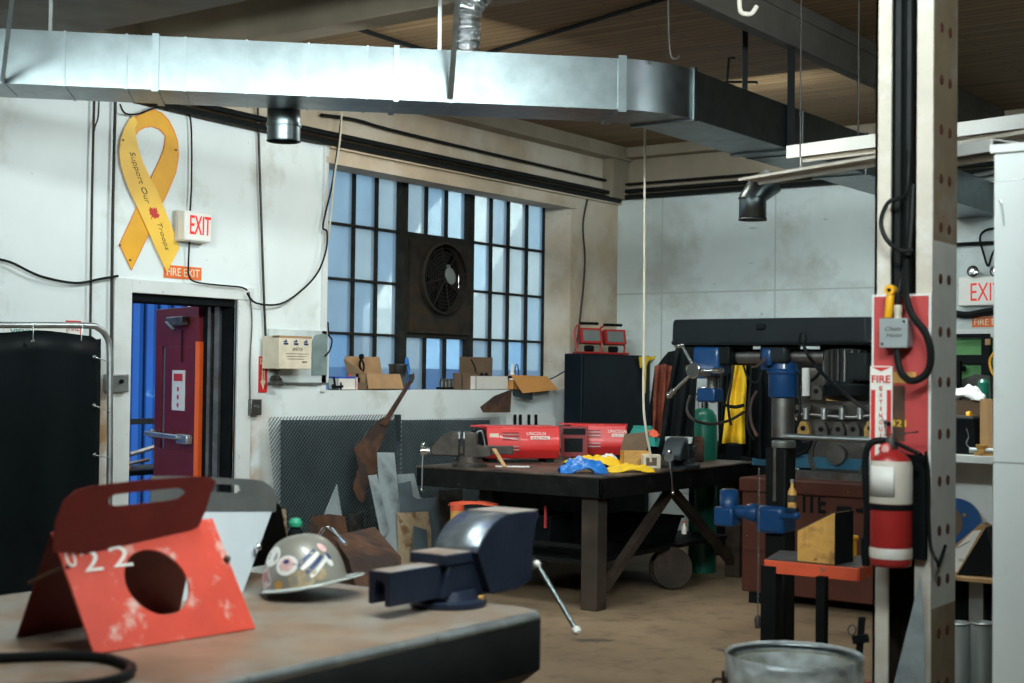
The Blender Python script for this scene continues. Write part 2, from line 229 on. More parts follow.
# ------------------------------------------------------------------ mesh builder
class MB:
    def __init__(s): s.bm = bmesh.new(); s.k = 0
    def _f(s, vs):
        try: f = s.bm.faces.new(vs)
        except ValueError: return
        f.material_index = s.k; f.smooth = True
    def mi(s, k): s.k = k; return s
    def hexa(s, p):
        v = [s.bm.verts.new(q) for q in p]
        for q in ((0,3,2,1),(4,5,6,7),(0,1,5,4),(1,2,6,5),(2,3,7,6),(3,0,4,7)): s._f([v[i] for i in q])
        return s
    def box(s, a, b, T=None):
        (x0,y0,z0),(x1,y1,z1) = a, b
        x0,x1=min(x0,x1),max(x0,x1); y0,y1=min(y0,y1),max(y0,y1); z0,z1=min(z0,z1),max(z0,z1)
        p=[Vector(q) for q in ((x0,y0,z0),(x1,y0,z0),(x1,y1,z0),(x0,y1,z0),(x0,y0,z1),(x1,y0,z1),(x1,y1,z1),(x0,y1,z1))]
        if T is not None: p=[T@q for q in p]
        return s.hexa(p)
    def bar(s, p0, p1, w, h, up=(0,0,1)):
        p0,p1=Vector(p0),Vector(p1); d=(p1-p0).normalized(); u=Vector(up); r=d.cross(u)
        if r.length<1e-4: u=Vector((0,1,0)); r=d.cross(u)
        r.normalize(); u=r.cross(d); r=r*w/2; u=u*h/2
        return s.hexa([p0-r-u,p0+r-u,p0+r+u,p0-r+u,p1-r-u,p1+r-u,p1+r+u,p1-r+u])
    def ring(s, c, X, Y, r, n): return [s.bm.verts.new(c+X*(r*math.cos(2*PI*i/n))+Y*(r*math.sin(2*PI*i/n))) for i in range(n)]
    def lathe(s, prof, o=(0,0,0), ax=(0,0,1), n=24, sx=1., sy=1., caps=True):
        ax=Vector(ax).normalized(); o=Vector(o); X=ax.orthogonal().normalized()
        if abs(ax.z)>.99: X=Vector((1,0,0))
        Y=ax.cross(X); rs=[s.ring(o+ax*z, X*sx, Y*sy, max(r,1e-5), n) for r,z in prof]
        for a,b in zip(rs,rs[1:]):
            for i in range(n): s._f([a[i],a[(i+1)%n],b[(i+1)%n],b[i]])
        if caps:
            s._f(rs[0][::-1]); s._f(rs[-1])
        return s
    def cyl(s, p0, p1, r0, r1=None, n=16):
        p0,p1=Vector(p0),Vector(p1); d=p1-p0
        return s.lathe([(r0,0),(r0 if r1 is None else r1,d.length)], p0, d, n)
    def tube(s, pts, r, n=8, smooth=True, caps=True):
        pts=[Vector(p) for p in pts]
        if smooth and len(pts)>2:
            q=[]
            for i in range(len(pts)-1):
                a=pts[max(i-1,0)];b=pts[i];c=pts[i+1];d=pts[min(i+2,len(pts)-1)]
                for k in range(5):
                    t=k/5; q.append(.5*((2*b)+(c-a)*t+(2*a-5*b+4*c-d)*t*t+(3*b-a-3*c+d)*t**3))
            q.append(pts[-1]); pts=q
        t=(pts[1]-pts[0]).normalized(); X=t.orthogonal().normalized(); rs=[]
        for i,p in enumerate(pts):
            t=(pts[min(i+1,len(pts)-1)]-pts[max(i-1,0)])
            t = t.normalized() if t.length>1e-7 else Vector((0,0,1))
            X=(X-t*X.dot(t)).normalized(); rs.append(s.ring(p,X,t.cross(X),r,n))
        for a,b in zip(rs,rs[1:]):
            for i in range(n): s._f([a[i],a[(i+1)%n],b[(i+1)%n],b[i]])
        if caps: s._f(rs[0][::-1]); s._f(rs[-1])
        return s
    def prism(s, pts, v):
        a=[s.bm.verts.new(Vector(p)) for p in pts]; b=[s.bm.verts.new(Vector(p)+Vector(v)) for p in pts]
        s._f(a[::-1]); s._f(b); n=len(a)
        for i in range(n): s._f([a[i],a[(i+1)%n],b[(i+1)%n],b[i]])
        return s
    def sphere(s, c, r, n=14, sx=1, sy=1, sz=1):
        prof=[(max(math.sin(PI*i/n),1e-4)*r, -math.cos(PI*i/n)*r*sz) for i in range(n+1)]
        return s.lathe(prof, c, (0,0,1), n*2, sx, sy, caps=False)
    def grid(s, fn, nu, nv, th=None):
        V=[[s.bm.verts.new(fn(i/nu,j/nv)) for j in range(nv+1)] for i in range(nu+1)]
        for i in range(nu):
            for j in range(nv): s._f([V[i][j],V[i+1][j],V[i+1][j+1],V[i][j+1]])
        return s
    def build(s, name, mats, parent=None, bevel=0., ang=38, solid=0., seg=2, weld=False):
        if weld: bmesh.ops.remove_doubles(s.bm, verts=s.bm.verts, dist=1e-5)
        bmesh.ops.recalc_face_normals(s.bm, faces=s.bm.faces)
        me=bpy.data.meshes.new(name); s.bm.to_mesh(me); s.bm.free()
        for m in (mats if isinstance(mats,(list,tuple)) else [mats]): me.materials.append(M[m] if isinstance(m,str) else m)
        me.set_sharp_from_angle(angle=rad(ang))
        o=bpy.data.objects.new(name, me); COL.objects.link(o)
        if parent: o.parent=parent
        if solid: q=o.modifiers.new('s','SOLIDIFY'); q.thickness=solid; q.offset=0
        if bevel:
            q=o.modifiers.new('b','BEVEL'); q.width=bevel; q.segments=seg; q.limit_method='ANGLE'; q.angle_limit=rad(35)
        return o
def thing(name, label, cat, loc=(0,0,0), rz=0., group=None):
    o=bpy.data.objects.new(name,None); COL.objects.link(o); o.location=loc; o.rotation_euler=(0,0,rz); o.empty_display_size=.1
    o['label']=label; o['category']=cat
    if group: o['group']=group
    return o
def tag(o, label, cat, group=None, kind=None):
    o['label']=label; o['category']=cat
    if group: o['group']=group
    if kind: o['kind']=kind
    return o
def struct(o): o['kind']='structure'; return o
def dup(root, loc, rz=None, label=None):
    r=root.copy(); COL.objects.link(r); r.location=loc
    if rz is not None: r.rotation_euler=(0,0,rz)
    if label: r['label']=label
    for ch in list(root.children):
        c=ch.copy(); COL.objects.link(c); c.parent=r
        for g in ch.children: d=g.copy(); COL.objects.link(d); d.parent=c
    return r
def local(o, p): return Matrix.LocRotScale(o.location, o.rotation_euler, None).inverted() @ Vector(p)
def text(name, s, m, parent, loc, w, h, rz=0., tilt=0., roll=0., shear=0., ex=.0015, align='CENTER', rot=None, fat=0.):
    """lettering w wide and h high (capital height), standing upright, facing local -y"""
    c=bpy.data.curves.new(name,'FONT'); c.body=s; c.size=1; c.extrude=ex/max(h/.7,1e-3); c.shear=shear; c.align_x=align; c.align_y='CENTER'; c.resolution_u=3; c.offset=fat
    c.materials.append(M[m]); o=bpy.data.objects.new(name,c); COL.objects.link(o)
    dg=bpy.context.evaluated_depsgraph_get(); me=bpy.data.meshes.new_from_object(o.evaluated_get(dg)); bpy.data.objects.remove(o); bpy.data.curves.remove(c)
    o=bpy.data.objects.new(name,me); COL.objects.link(o)
    xs=[v.co.x for v in me.vertices]; ys_=[v.co.y for v in me.vertices]; cx=(min(xs)+max(xs))/2 if align=='CENTER' else min(xs); cy=(min(ys_)+max(ys_))/2
    for v in me.vertices: v.co.x-=cx; v.co.y-=cy
    d=Vector((max(xs)-min(xs),1,1)); 
    k=h/.7; o.scale=(w/max(d.x,1e-3), k, k); o.location=loc
    o.rotation_mode='XYZ'
    R=Matrix.Rotation(rz,4,'Z')@Matrix.Rotation(PI/2+tilt,4,'X')@Matrix.Rotation(roll,4,'Z')
    if rot is not None: R=rot
    o.rotation_euler=R.to_euler()
    if parent: o.parent=parent
    return o
# ================================================================== CAMERA, WORLD, LIGHT
cd=bpy.data.cameras.new('camera'); cam=bpy.data.objects.new('camera',cd); COL.objects.link(cam); sc.camera=cam
cd.sensor_width=36; cd.lens=36*F/1024; cd.clip_end=200; cd.dof.use_dof=True; cd.dof.focus_distance=9.3; cd.dof.aperture_fstop=3.2
cam.location=CP
fw=Vector((-math.sin(YAW)*math.cos(PITCH), math.cos(YAW)*math.cos(PITCH), math.sin(PITCH)))
rt0=Vector((math.cos(YAW),math.sin(YAW),0)); up0=rt0.cross(fw)
rt=rt0*math.cos(ROLL)+up0*math.sin(ROLL); up=-rt0*math.sin(ROLL)+up0*math.cos(ROLL)
R=Matrix((rt,up,-fw)).transposed(); cam.rotation_euler=R.to_euler()
w=bpy.data.worlds.new('sky'); sc.world=w; w.use_nodes=True; wn=w.node_tree; bg=wn.nodes['Background']
tc=wn.nodes.new('ShaderNodeTexCoord'); sx=wn.nodes.new('ShaderNodeSeparateXYZ'); rp=wn.nodes.new('ShaderNodeValToRGB')
wn.links.new(tc.outputs['Generated'],sx.inputs[0]); wn.links.new(sx.outputs[2],rp.inputs[0])
rp.color_ramp.elements[0].position=0.; rp.color_ramp.elements[0].color=(.62,.72,.79,1); rp.color_ramp.elements[1].position=.5; rp.color_ramp.elements[1].color=(.50,.64,.78,1)
wn.links.new(rp.outputs[0],bg.inputs[0]); bg.inputs[1].default_value=1.75
def area(name, loc, rot, sx_, sy_, e, col=(1,1,1), spread=180):
    l=bpy.data.lights.new(name,'AREA'); l.shape='RECTANGLE'; l.size=sx_; l.size_y=sy_; l.energy=e; l.color=col; l.spread=rad(spread)
    o=bpy.data.objects.new(name,l); COL.objects.link(o); o.location=loc; o.rotation_euler=rot; return o
CW=(.89,1.,.985)
def aim(loc,tgt): return (Vector(tgt)-Vector(loc)).to_track_quat('-Z','Y').to_euler()
l_=(-4.35,2.15,2.9); area('wall_side_fill',l_,aim(l_,(-7.55,7.8,1.7)),1.2,.3,38,CW,120)  # unseen fill light added left of the view to brighten the left wall
l_=(-.4,6.3,3.3); area('side_fill',l_,aim(l_,(-3.7,8.0,2.9)),1.0,.3,16,CW,120)  # unseen fill light added to lift the right duct run
l_=(-.6,2.2,3.6); area('front_fill',l_,aim(l_,(-6.3,6.3,2.2)),1.2,.3,80,CW,110)  # unseen fill light added for the duct middle and column side
l_=(-2.3,.9,3.5); area('far_side_fill',l_,aim(l_,(-5.0,12.2,2.4)),1.2,.3,42,CW,70)  # unseen fill light added to brighten the far wall
area('overhead_lamp',(-2.3,3.0,3.7),(0,0,0),1.2,.3,36,CW,100)
area('table_lamp',(-5.9,8.7,3.75),(0,0,0),.9,.3,34,(1,.93,.82))
area('rear_lamp',(-4.2,-1.2,3.5),(0,0,0),2.4,.4,30,CW)
area('strip_lamp',(-2.55,6.47,2.70),(0,0,rad(-17)),1.3,.1,38,CW)
l_=onD(150,70,8.0); area('wall_wash_fill',l_,aim(l_,l_+Vector((-1.1,.2,-1.2))),.5,.08,4,CW)  # added fill light, hidden behind the duct, washes the left wall
l_=onD(515,92,8.7); area('wall_wash_fill',l_,aim(l_,l_+Vector((-1.5,.3,-1.1))),.8,.08,52,CW)  # second added fill light behind the duct, for window and low wall
l_=onD(735,112,10.6); area('far_wall_fill',l_,aim(l_,l_+Vector((0,1.3,-.9))),1.0,.08,36,CW)  # added fill light, hidden behind the duct, brightens the far wall
p_=bpy.data.lights.new('pink_halide_lamp','POINT'); p_.energy=1.2; p_.color=(1,.55,.85); p_.shadow_soft_size=.08; po=bpy.data.objects.new('pink_halide_lamp',p_); COL.objects.link(po); po.location=onD(850,-25,6.6)
sun=bpy.data.lights.new('sun','SUN'); sun.energy=20; sun.angle=rad(2); so=bpy.data.objects.new('sun',sun); COL.objects.link(so); so.rotation_euler=Vector((-.35,.55,-.75)).to_track_quat('-Z','Y').to_euler()
sc.view_settings.view_transform='Standard'; sc.view_settings.look='None'; sc.view_settings.gamma=1; sc.view_settings.exposure=-0.30; sc.view_settings.use_curve_mapping=False
# ================================================================== ROOM SHELL
X0=WA-.30; XR=5.; YB=-4.
struct(MB().box((X0-.2,YB-.3,-.2),(XR+.3,WB+.3,0)).build('floor','floor'))
struct(MB().box((X0-.2,YB-.3,CEIL),(XR+.3,WB+.3,CEIL+.2)).build('ceiling','plank'))
DY0,DY1,DZ=6.139,7.093,2.11; WY0,WY1,WZ0,WZ1=8.0,11.409,1.46,3.225; HW=3.37
b=MB()
b.mi(0).box((X0,YB,0),(WA,DY0,HW)); b.box((X0,DY0,DZ),(WA,DY1,HW)); b.box((X0,DY1,0),(WA,WY0,HW)); b.box((X0,WY0,0),(WA,11.35,WZ0))
b.mi(1).box((X0,11.35,0),(WA,WB,WZ0)); b.box((X0,WY1,WZ0),(WA,WB,HW)); b.box((X0,WY0,WZ1),(WA,WY1,HW)); b.box((X0,YB,HW),(WA-.01,WB,CEIL))
struct(b.build('wall_left',['whitest','beige']))
b=MB(); b.mi(0).box((X0,WB,0),(XR+.3,WB+.3,3.4)); b.mi(1).box((X0,WB+.02,3.4),(XR+.3,WB+.3,CEIL)); struct(b.build('wall_far',['block','conc']))
struct(MB().box((XR,YB,0),(XR+.3,WB,CEIL)).build('wall_right','ceildk'))
struct(MB().box((X0,YB-.3,0),(XR+.3,YB,CEIL)).build('wall_back','farwhite'))
b=MB(); b.box((WA-.005,WY0,HW-.05),(WA+.05,WB,HW)); b.box((WA,WY0-.03,WZ1-.02),(WA+.03,WY1+.05,WZ1+.03)); struct(b.build('trim_1','beige'))
b=MB(); b.box((WA,11.98,HW),(WA+.12,WB,CEIL-.12)); b.box((WA,YB,CEIL-.13),(WA+.16,WB,CEIL-.001)); struct(b.build('trim_2','conc'))
b=MB(); b.box((WA+.16,WB-.13,CEIL-.11),(XR,WB+.01,CEIL-.001)); struct(b.build('trim_3','conc',bevel=.01))
b=MB(); b.box((WA,7.955,WZ0-.01),(WA+.022,8.005,HW)); struct(b.build('trim_4','trimw'))      # cover strip beside window
# door casing
b=MB(); b.box((WA-.02,DY0-.14,0),(WA+.025,DY0,DZ+.09)); b.box((WA-.02,DY1,0),(WA+.02,DY1+.02,DZ)); b.box((WA-.02,DY0,DZ),(WA+.025,DY1+.14,DZ+.09)); b.box((WA-.0,DY1+.02,0),(WA+.016,DY1+.14,DZ))
struct(b.build('trim_5','trimw',bevel=.004))
# steel door frame lining the doorway
b=MB(); b.mi(0).box((X0-.02,DY0,0),(WA-.02,DY0+.03,DZ)); b.box((X0-.02,DY0,DZ-.05),(WA-.02,DY1,DZ))
b.box((X0-.04,DY1-.02,0),(WA-.02,DY1+.001,DZ-.05)); b.mi(1).box((X0+.06,DY1-.055,0),(X0+.09,DY1-.02,DZ-.05)); b.box((X0+.12,DY1-.045,0),(X0+.17,DY1-.02,DZ-.05)); b.mi(2).box((X0-.06,DY1-.06,0),(X0-.02,DY1-.015,DZ-.3))  # orange strip paints the shop light on the door's hinge edge
b.mi(3).box((WA-.04,DY1-.018,0),(WA-.02,DY1,DZ-.05))
dfr=struct(b.build('door_1',['dark','steel','orange','wedge']))
# open door leaf
hx=Vector((-7.88,7.06,0)); tip=Vector((-8.73,7.385,0)); dv=(tip-hx); ang=math.atan2(-dv.y,-dv.x)
D=bpy.data.objects.new('door_2',None); COL.objects.link(D); D.location=tip; D.rotation_euler=(0,0,ang); D['kind']='structure'
LW=dv.length
b=MB(); z0=.02; z1=2.07
for q in (((0,-.022,z0),(LW,.022,1.0)),((0,-.022,1.0),(.14,.022,1.78)),((.22,-.022,1.0),(LW,.022,1.78)),((0,-.022,1.78),(LW,.022,z1))): b.box(*q)
b.build('door_leaf','door',D,bevel=.003)
MB().box((.14,-.004,1.0),(.22,.004,1.78)).build('door_glass',PANES[2],D)
b=MB(); b.box((-.02,-.10,1.09),(.70,-.065,1.125)); b.box((.0,-.065,1.07),(.06,-.022,1.14)); b.box((.62,-.075,1.06),(.84,-.022,1.13)); b.build('panic_bar','zinc',D,bevel=.008)
b=MB(); b.box((.38,-.08,1.93),(.72,-.022,2.0)); b.bar((.45,-.1,1.96),(.62,-.1,1.90),.03,.02); b.build('door_closer','steel',D,bevel=.008)
b=MB(); b.mi(0).box((.40,-.028,1.30),(.66,-.022,1.60)); b.mi(1).box((.44,-.031,1.52),(.62,-.027,1.575))
for k in range(3): b.lathe([(.018,0),(.018,.003)],(.53,-.028,1.34+k*.06),(0,-1,0),12)
b.build('door_notice',['sgnw','sgnr'],D)
b=MB(); b.bar((.60,-.03,1.66),(.60,-.03,1.9),.008,.008); b.build('door_rod','dark',D)
# ---------------- outdoors seen through door and window
b=MB(); n=90
prof=[]
for i in range(150):
    y=3.5+i*.045; k=i%4; prof.append((y, 0 if k in(0,1) else .045))
pts=[Vector((-11.6+dx,y,0)) for y,dx in prof]
for a,c in zip(pts,pts[1:]): b.hexa([a,c,c+Vector((-.03,0,0)),a+Vector((-.03,0,0)),a+Vector((0,0,2.55)),c+Vector((0,0,2.55)),c+Vector((-.03,0,2.55)),a+Vector((-.03,0,2.55))])
tag(b.build('shipping_container_wall','blueout'),'bright blue corrugated metal wall outdoors behind the open red door','container')
b=MB(); b.box((-11.7,10.6,0),(-11.6,22,1.66)); tag(b.build('blue_fence','blueout'),'low blue fence outdoors seen faintly through the lower window panes','fence')
b=MB(); b.box((-40,-20,-.25),(X0-.2,40,-.05)); o=b.build('ground','ground'); struct(o)
b=MB(); g_=[onX(px,py,-19) for px,py in ((545,185),(527,206),(482,290),(466,306))]; b.prism([Vector((-19,g_[3].y,0)),Vector((-19,g_[0].y+3,0)),Vector((-19,g_[0].y+3,g_[0].z)),*g_],(-3,0,0)); tag(b.build('pane_glow_backdrop','whiteout'),'added pale building showing faintly through the right frosted panes','backdrop')  # added shape, outlined to put a bright sunlit diagonal into the panes
r=thing('pallet_rack','dark low rack with pale hoses outdoors beyond the doorway','rack',(-9.75,8.0,0))
b=MB(); b.box((-.3,-1.0,.72),(.3,.6,.76))
for y in (-.95,.5): b.box((-.28,y,-.05),(-.22,y+.05,1.2)); b.box((.22,y,-.05),(.28,y+.05,.74))
b.box((-.28,-.95,1.12),(-.24,.55,1.17)); b.build('rack_frame','dark',r)
b=MB(); b.tube([(.1,-.9,.82),(.15,-.5,.98),(.0,-.2,.86),(.1,.2,.95)],.02); b.tube([(.2,-.7,.80),(.1,-.4,.78),(.2,0,.84)],.015); b.build('pale_hose','steel',r)
b=MB(); b.lathe([(.06,0),(.05,.15),(.02,.3)],(.05,-.15,.76)); b.build('red_funnel','stkr',r)
# ================================================================== WINDOW
WX=-7.887
W=bpy.data.objects.new('window_1',None); COL.objects.link(W); W['kind']='structure'
yy=lambda px: onX(px,300,WX).y
vert=[330.5-.3,351,373.8,395.5,402.6,423.6,443.7,463.4,469.3,488.7,506,524.5,541.5]
ys=[yy(v) for v in vert]; ys[0]=7.96; ys[1]=yy(351)
ztop=onX(331,168,WX).z; zr=[onX(331,v,WX).z for v in (223.2,278.4,332.9)]; zbot=onX(331,389,WX).z-.06
b=MB(); X=WX; t=.018
def vb(y,z0,z1,w=.022,d=.03): b.box((X-d,y-w/2,z0),(X+d,y+w/2,z1))
def hb(z,y0,y1,w=.022,d=.028): b.box((X-d,y0,z-w/2),(X+d,y1,z+w/2))
b.box((X-.03,WY0-.1,ztop-.01),(X+.04,WY1,WZ1+.05)); b.box((X-.03,WY0-.1,WZ0-.14),(X+.04,WY1,zbot+.01)); vb(ys[0],zbot,ztop,.05); b.box((X-.03,ys[12],zbot),(X+.04,WY1+.02,ztop))
for i in (1,2): vb(ys[i],zbot,ztop)
for i in (9,10,11): vb(ys[i],zbot,ztop)
b.box((X-.04,ys[3],zbot),(X+.05,ys[4],ztop)); b.box((X-.04,ys[7],zbot),(X+.05,ys[8],ztop))
for i in (5,6): vb(ys[i],zbot,zr[2]); vb(ys[i],zr[0],ztop)
for z in zr: hb(z,ys[0],ys[3]); hb(z,ys[8],ys[12])
b.box((X-.04,ys[4],zr[0]-.05),(X+.05,ys[7],zr[0]+.01)); b.box((X-.04,ys[4],zr[2]-.01),(X+.05,ys[7],zr[2]+.03))
b.build('window_frame','winf',W)
zz=[zbot]+zr[::-1]+[ztop]
def pane(y0,y1,z0,z1,k):
    MB().box((X-.003,y0+.008,z0+.008),(X+.003,y1-.008,z1-.008)).build('pane',PANES[k],W)
rnd=random.Random(3)
for i in range(3):
    for j in range(4): pane(ys[i],ys[i+1],zz[j],zz[j+1], [[2,1,1,1],[3,1,0,1],[3,0,1,0]][i][j])
for i in range(4,7): pane(ys[i],ys[i+1],zz[0],zz[1],[3,2,2][i-4]); pane(ys[i],ys[i+1],zz[3],zz[4],[0,1,1][i-4])
for i in range(8,12):
    for j in range(4): pane(ys[i],ys[i+1],zz[j],zz[j+1], [[3,0,1,0],[1,0,0,3],[2,0,0,0],[1,1,0,1]][i-8][j])
# extractor fan in the middle bay
fy0,fy1,fz0,fz1=ys[4]+.0,ys[7]-.0,zr[2]+.03,zr[0]-.05
fc=((fy0+fy1)/2,(fz0+.17+fz1)/2); fr=min((fy1-fy0)/2-.04,(fz1-fz0-.17)/2-.02)
FT=thing('extractor_fan','grimy brown extractor fan mounted in the middle of the window','fan',(X+.05,fc[0],fz0))
b=MB(); n=32
yc,zc=0,fc[1]-fz0; hy=(fy1-fy0)/2; zt=fz1-fz0; zb=.17
# square plate with a round opening
ring=[]; sq=[]
for i in range(n):
    a=2*PI*i/n; c,s_=math.cos(a),math.sin(a); ring.append((fr*c,zc+fr*s_)); k=1/max(abs(c),abs(s_)); y_=hy*c*k; z_=s_*k; sq.append((y_, zc+(z_*(zt-zc) if z_>0 else z_*(zc-zb))))
for x in (0,.03):
    A=[b.bm.verts.new((x,p[0],p[1])) for p in ring]; B=[b.bm.verts.new((x,p[0],p[1])) for p in sq]
    for i in range(n): b._f([A[i],A[(i+1)%n],B[(i+1)%n],B[i]])
    if x==0: A0,B0=A,B
for i in range(n): b._f([A0[i],A0[(i+1)%n],A[(i+1)%n],A[i]]); b._f([B0[i],B0[(i+1)%n],B[(i+1)%n],B[i]])
b.box((0,-hy,0),(.03,hy,zb)); b.box((.03,-hy+.04,.04),(.035,hy-.04,zb-.05)); b.build('fan_housing','fan',FT)
b=MB(); b.lathe([(fr+.0,0),(fr+.02,.01),(fr+.02,.06),(fr,.07)],(.02,0,zc),(1,0,0),32,caps=False); b.build('fan_ring','fan',FT)
b=MB()
for k in range(1,9): b.tube([(.075,fr*k/9*math.cos(2*PI*i/28),zc+fr*k/9*math.sin(2*PI*i/28)) for i in range(29)],.003,5,smooth=False,caps=False)
for k in range(8): b.bar((.08,0,zc),(.08,fr*math.cos(PI*k/4+.2),zc+fr*math.sin(PI*k/4+.2)),.006,.006)
b.build('fan_guard','fan',FT)
b=MB()
for k in range(5):
    a=2*PI*k/5; u=Vector((0,math.cos(a),math.sin(a))); v=Vector((0,-math.sin(a),math.cos(a))); o_=Vector((-.02,0,zc))
    b.prism([o_+u*.05+v*-.03, o_+u*fr*.93+v*-.09+Vector((.03,0,0)), o_+u*fr*.9+v*.12-Vector((.03,0,0)), o_+u*.05+v*.05],(.006,0,0))
b.build('fan_blade','fand',FT)
b=MB(); b.cyl((-.06,0,zc),(.03,0,zc),.07,.06); b.build('fan_motor','fand',FT)
MB().box((-.12,-hy,0),(-.11,hy,zt)).build('fan_shroud','fand',FT)
p=onX(434,282-1.5,X+.13)-Vector(FT.location)
p=onX(456-6.5,282-6,X+.13)-Vector(FT.location)
b=MB(); b.lathe([(.062,0),(.066,.012),(.045,.022)],p,(1,0,0),20,1,1.25); b.box((p.x-.03,p.y-.01,p.z+.06),(p.x,p.y+.01,p.z+.1)); b.build('clip_lamp','lens',FT)
# ================================================================== STEEL BEAMS under the ceiling
t_=thing('steel_beam','dark steel beam under the plank ceiling above the right duct','beam',(-3.68,4.1,3.61))
b=MB(); b.box((-.05,-4,0),(.03,8.15,.03)); b.box((-.02,-4,.03),(.02,8.15,.19)); b.box((-.05,-4,.19),(.03,8.15,.273)); b.build('beam_profile','ceildk',t_)
t_=thing('cross_beam','brown beam crossing below the ceiling above the left duct','beam',(-7.5,6.15,3.62))
b=MB(); b.box((0,-.10,0),(3.75,.10,.263)); b.build('beam_profile','conc',t_,bevel=.01)
t_=thing('roof_girder','dark girder at the upper left above the long duct','beam',(-7.5,5.1,3.55))
b=MB(); b.box((0,-.5,0),(3.2,.12,.334)); b.build('beam_profile','ceildk',t_,bevel=.01)
# conduits clipped below the ceiling
def wire(name,label,cat,pts,r,m='cable',**k):
    b=MB(); b.tube(pts,r,**k); o=b.build(name,m); return tag(o,label,cat)
wire('ceiling_conduit','thin dark conduit running slantwise across the plank ceiling','conduit',[onZ(488,53,CEIL-.02),onZ(661,0,CEIL-.02),onZ(720,-18,CEIL-.02)],.014,smooth=False)
wire('ceiling_conduit','dark conduit along the ceiling left of the foil elbow','conduit',[onZ(305,12,CEIL-.02),onZ(424,50,CEIL-.02),onZ(560,95,CEIL-.02)],.016,smooth=False)
wire('ceiling_hook_wire','bent wire hook hanging from the ceiling above the duct elbow','wire',[onD(668,-3,7.4),onD(669,35,7.4),onD(671,56,7.4),onD(676,59,7.4),onD(679,56,7.4)],.007,'conduit')
wire('ceiling_bracket_wire','small black bent wire bracket below the beam','wire',[onD(735,58,9.5),onD(729,58,9.5),onD(727,82,9.5),onD(724,82,9.5),onD(757,82,9.5),onD(757,84,9.5)],.008,'cable',smooth=False)
# ================================================================== AIR DUCT
DB,DT=3.0,3.27; dw=.38; A1=Vector((-7.9+.45,2.83,0)); 
s2=math.sqrt(.5); u=Vector((s2,s2,0)); nrm=Vector((-s2,s2,0))
P0=Vector((-6.12,4.16,0))-u*1.5; P1=Vector((-3.905,6.375,0)); P2=Vector((-3.72,6.82,0)); P3=Vector((-3.72,12.25,0))
DU=thing('air_duct','galvanised rectangular air duct bending across the room below the ceiling','duct',(0,0,0))
def dsec(a,bq,na,nb,name,th=0,m='galv',z0=DB,z1=DT):
    b=MB(); b.hexa([a-Vector((0,0,-z0)),bq+Vector((0,0,z0)),bq+nb*dw+Vector((0,0,z0)),a+na*dw+Vector((0,0,z0)),a+Vector((0,0,z1)),bq+Vector((0,0,z1)),bq+nb*dw+Vector((0,0,z1)),a+na*dw+Vector((0,0,z1))])
    return b.build(name,m,DU,bevel=.004)
L1=(P1-P0).length; segs=[]; 
# panels between the cross seams
sx_=[-60,5,64,126,184.5,246,308,367,396,451]; 
def along(px):
    r_,_=ray(px,84+.043*px); k=r_.x/r_.y   # intersect vertical plane of the front face
    # P0+u*t with x/y=k
    return (P0.x-k*P0.y)/(k*u.y-u.x)
ts=[0]+[along(px) for px in (5,64,126,184.5,246,308,367,396,451)]+[L1]
for i,(a,c) in enumerate(zip(ts,ts[1:])):
    b=MB(); a_=P0+u*(a+.002); c_=P0+u*(c-.002)
    def q(p,k,z): return p+nrm*k+Vector((0,0,z))
    # sheet front with a shallow cross-broken centre
    mid=(a_+c_)/2; V=[b.bm.verts.new(q(p,k,z)) for p,k,z in ((a_,0,DB),(c_,0,DB),(c_,0,DT),(a_,0,DT),(mid,-.006,(DB+DT)/2),(a_,dw,DB),(c_,dw,DB),(c_,dw,DT),(a_,dw,DT),(mid,dw/2,DB-.008))]
    for f in ((0,1,4),(1,2,4),(2,3,4),(3,0,4)): b._f([V[j] for j in f])
    for f in ((0,1,9),(1,6,9),(6,5,9),(5,0,9)): b._f([V[j] for j in f])
    for f in ((3,2,7,8),(5,6,7,8),(0,3,8,5),(1,2,7,6)): b._f([V[j] for j in f])
    b.build('duct_section','galv',DU,ang=60)
def flange(p,n_,name='duct_flange',w=.016,g=.012):
    tdir=Vector((-n_.y,n_.x,0)); b=MB(); 
    tdir=Vector((n_.y,-n_.x,0))
    a=p-tdir*w/2; c=p+tdir*w/2
    for (k0,k1,z0,z1) in ((-g,0,DB-g,DT+g),(dw,dw+g,DB-g,DT+g),(0,dw,DB-g,DB),(0,dw,DT,DT+g)):
        b.hexa([a+n_*k0+Vector((0,0,z0)),c+n_*k0+Vector((0,0,z0)),c+n_*k1+Vector((0,0,z0)),a+n_*k1+Vector((0,0,z0)),a+n_*k0+Vector((0,0,z1)),c+n_*k0+Vector((0,0,z1)),c+n_*k1+Vector((0,0,z1)),a+n_*k1+Vector((0,0,z1))])
    return b.build(name,'galv',DU)
for t in ts[1:-1]:
    if abs(t-along(396))<.02 or abs(t-along(5))<.02: continue
    flange(P0+u*t,nrm,'seam_strip',.010,.004)
flange(P0+u*along(155),nrm,'duct_flange',.035,.010); flange(P0+u*along(396),nrm,'duct_flange',.028,.010); flange(P1-u*.0,nrm,'duct_flange',.045,.014)
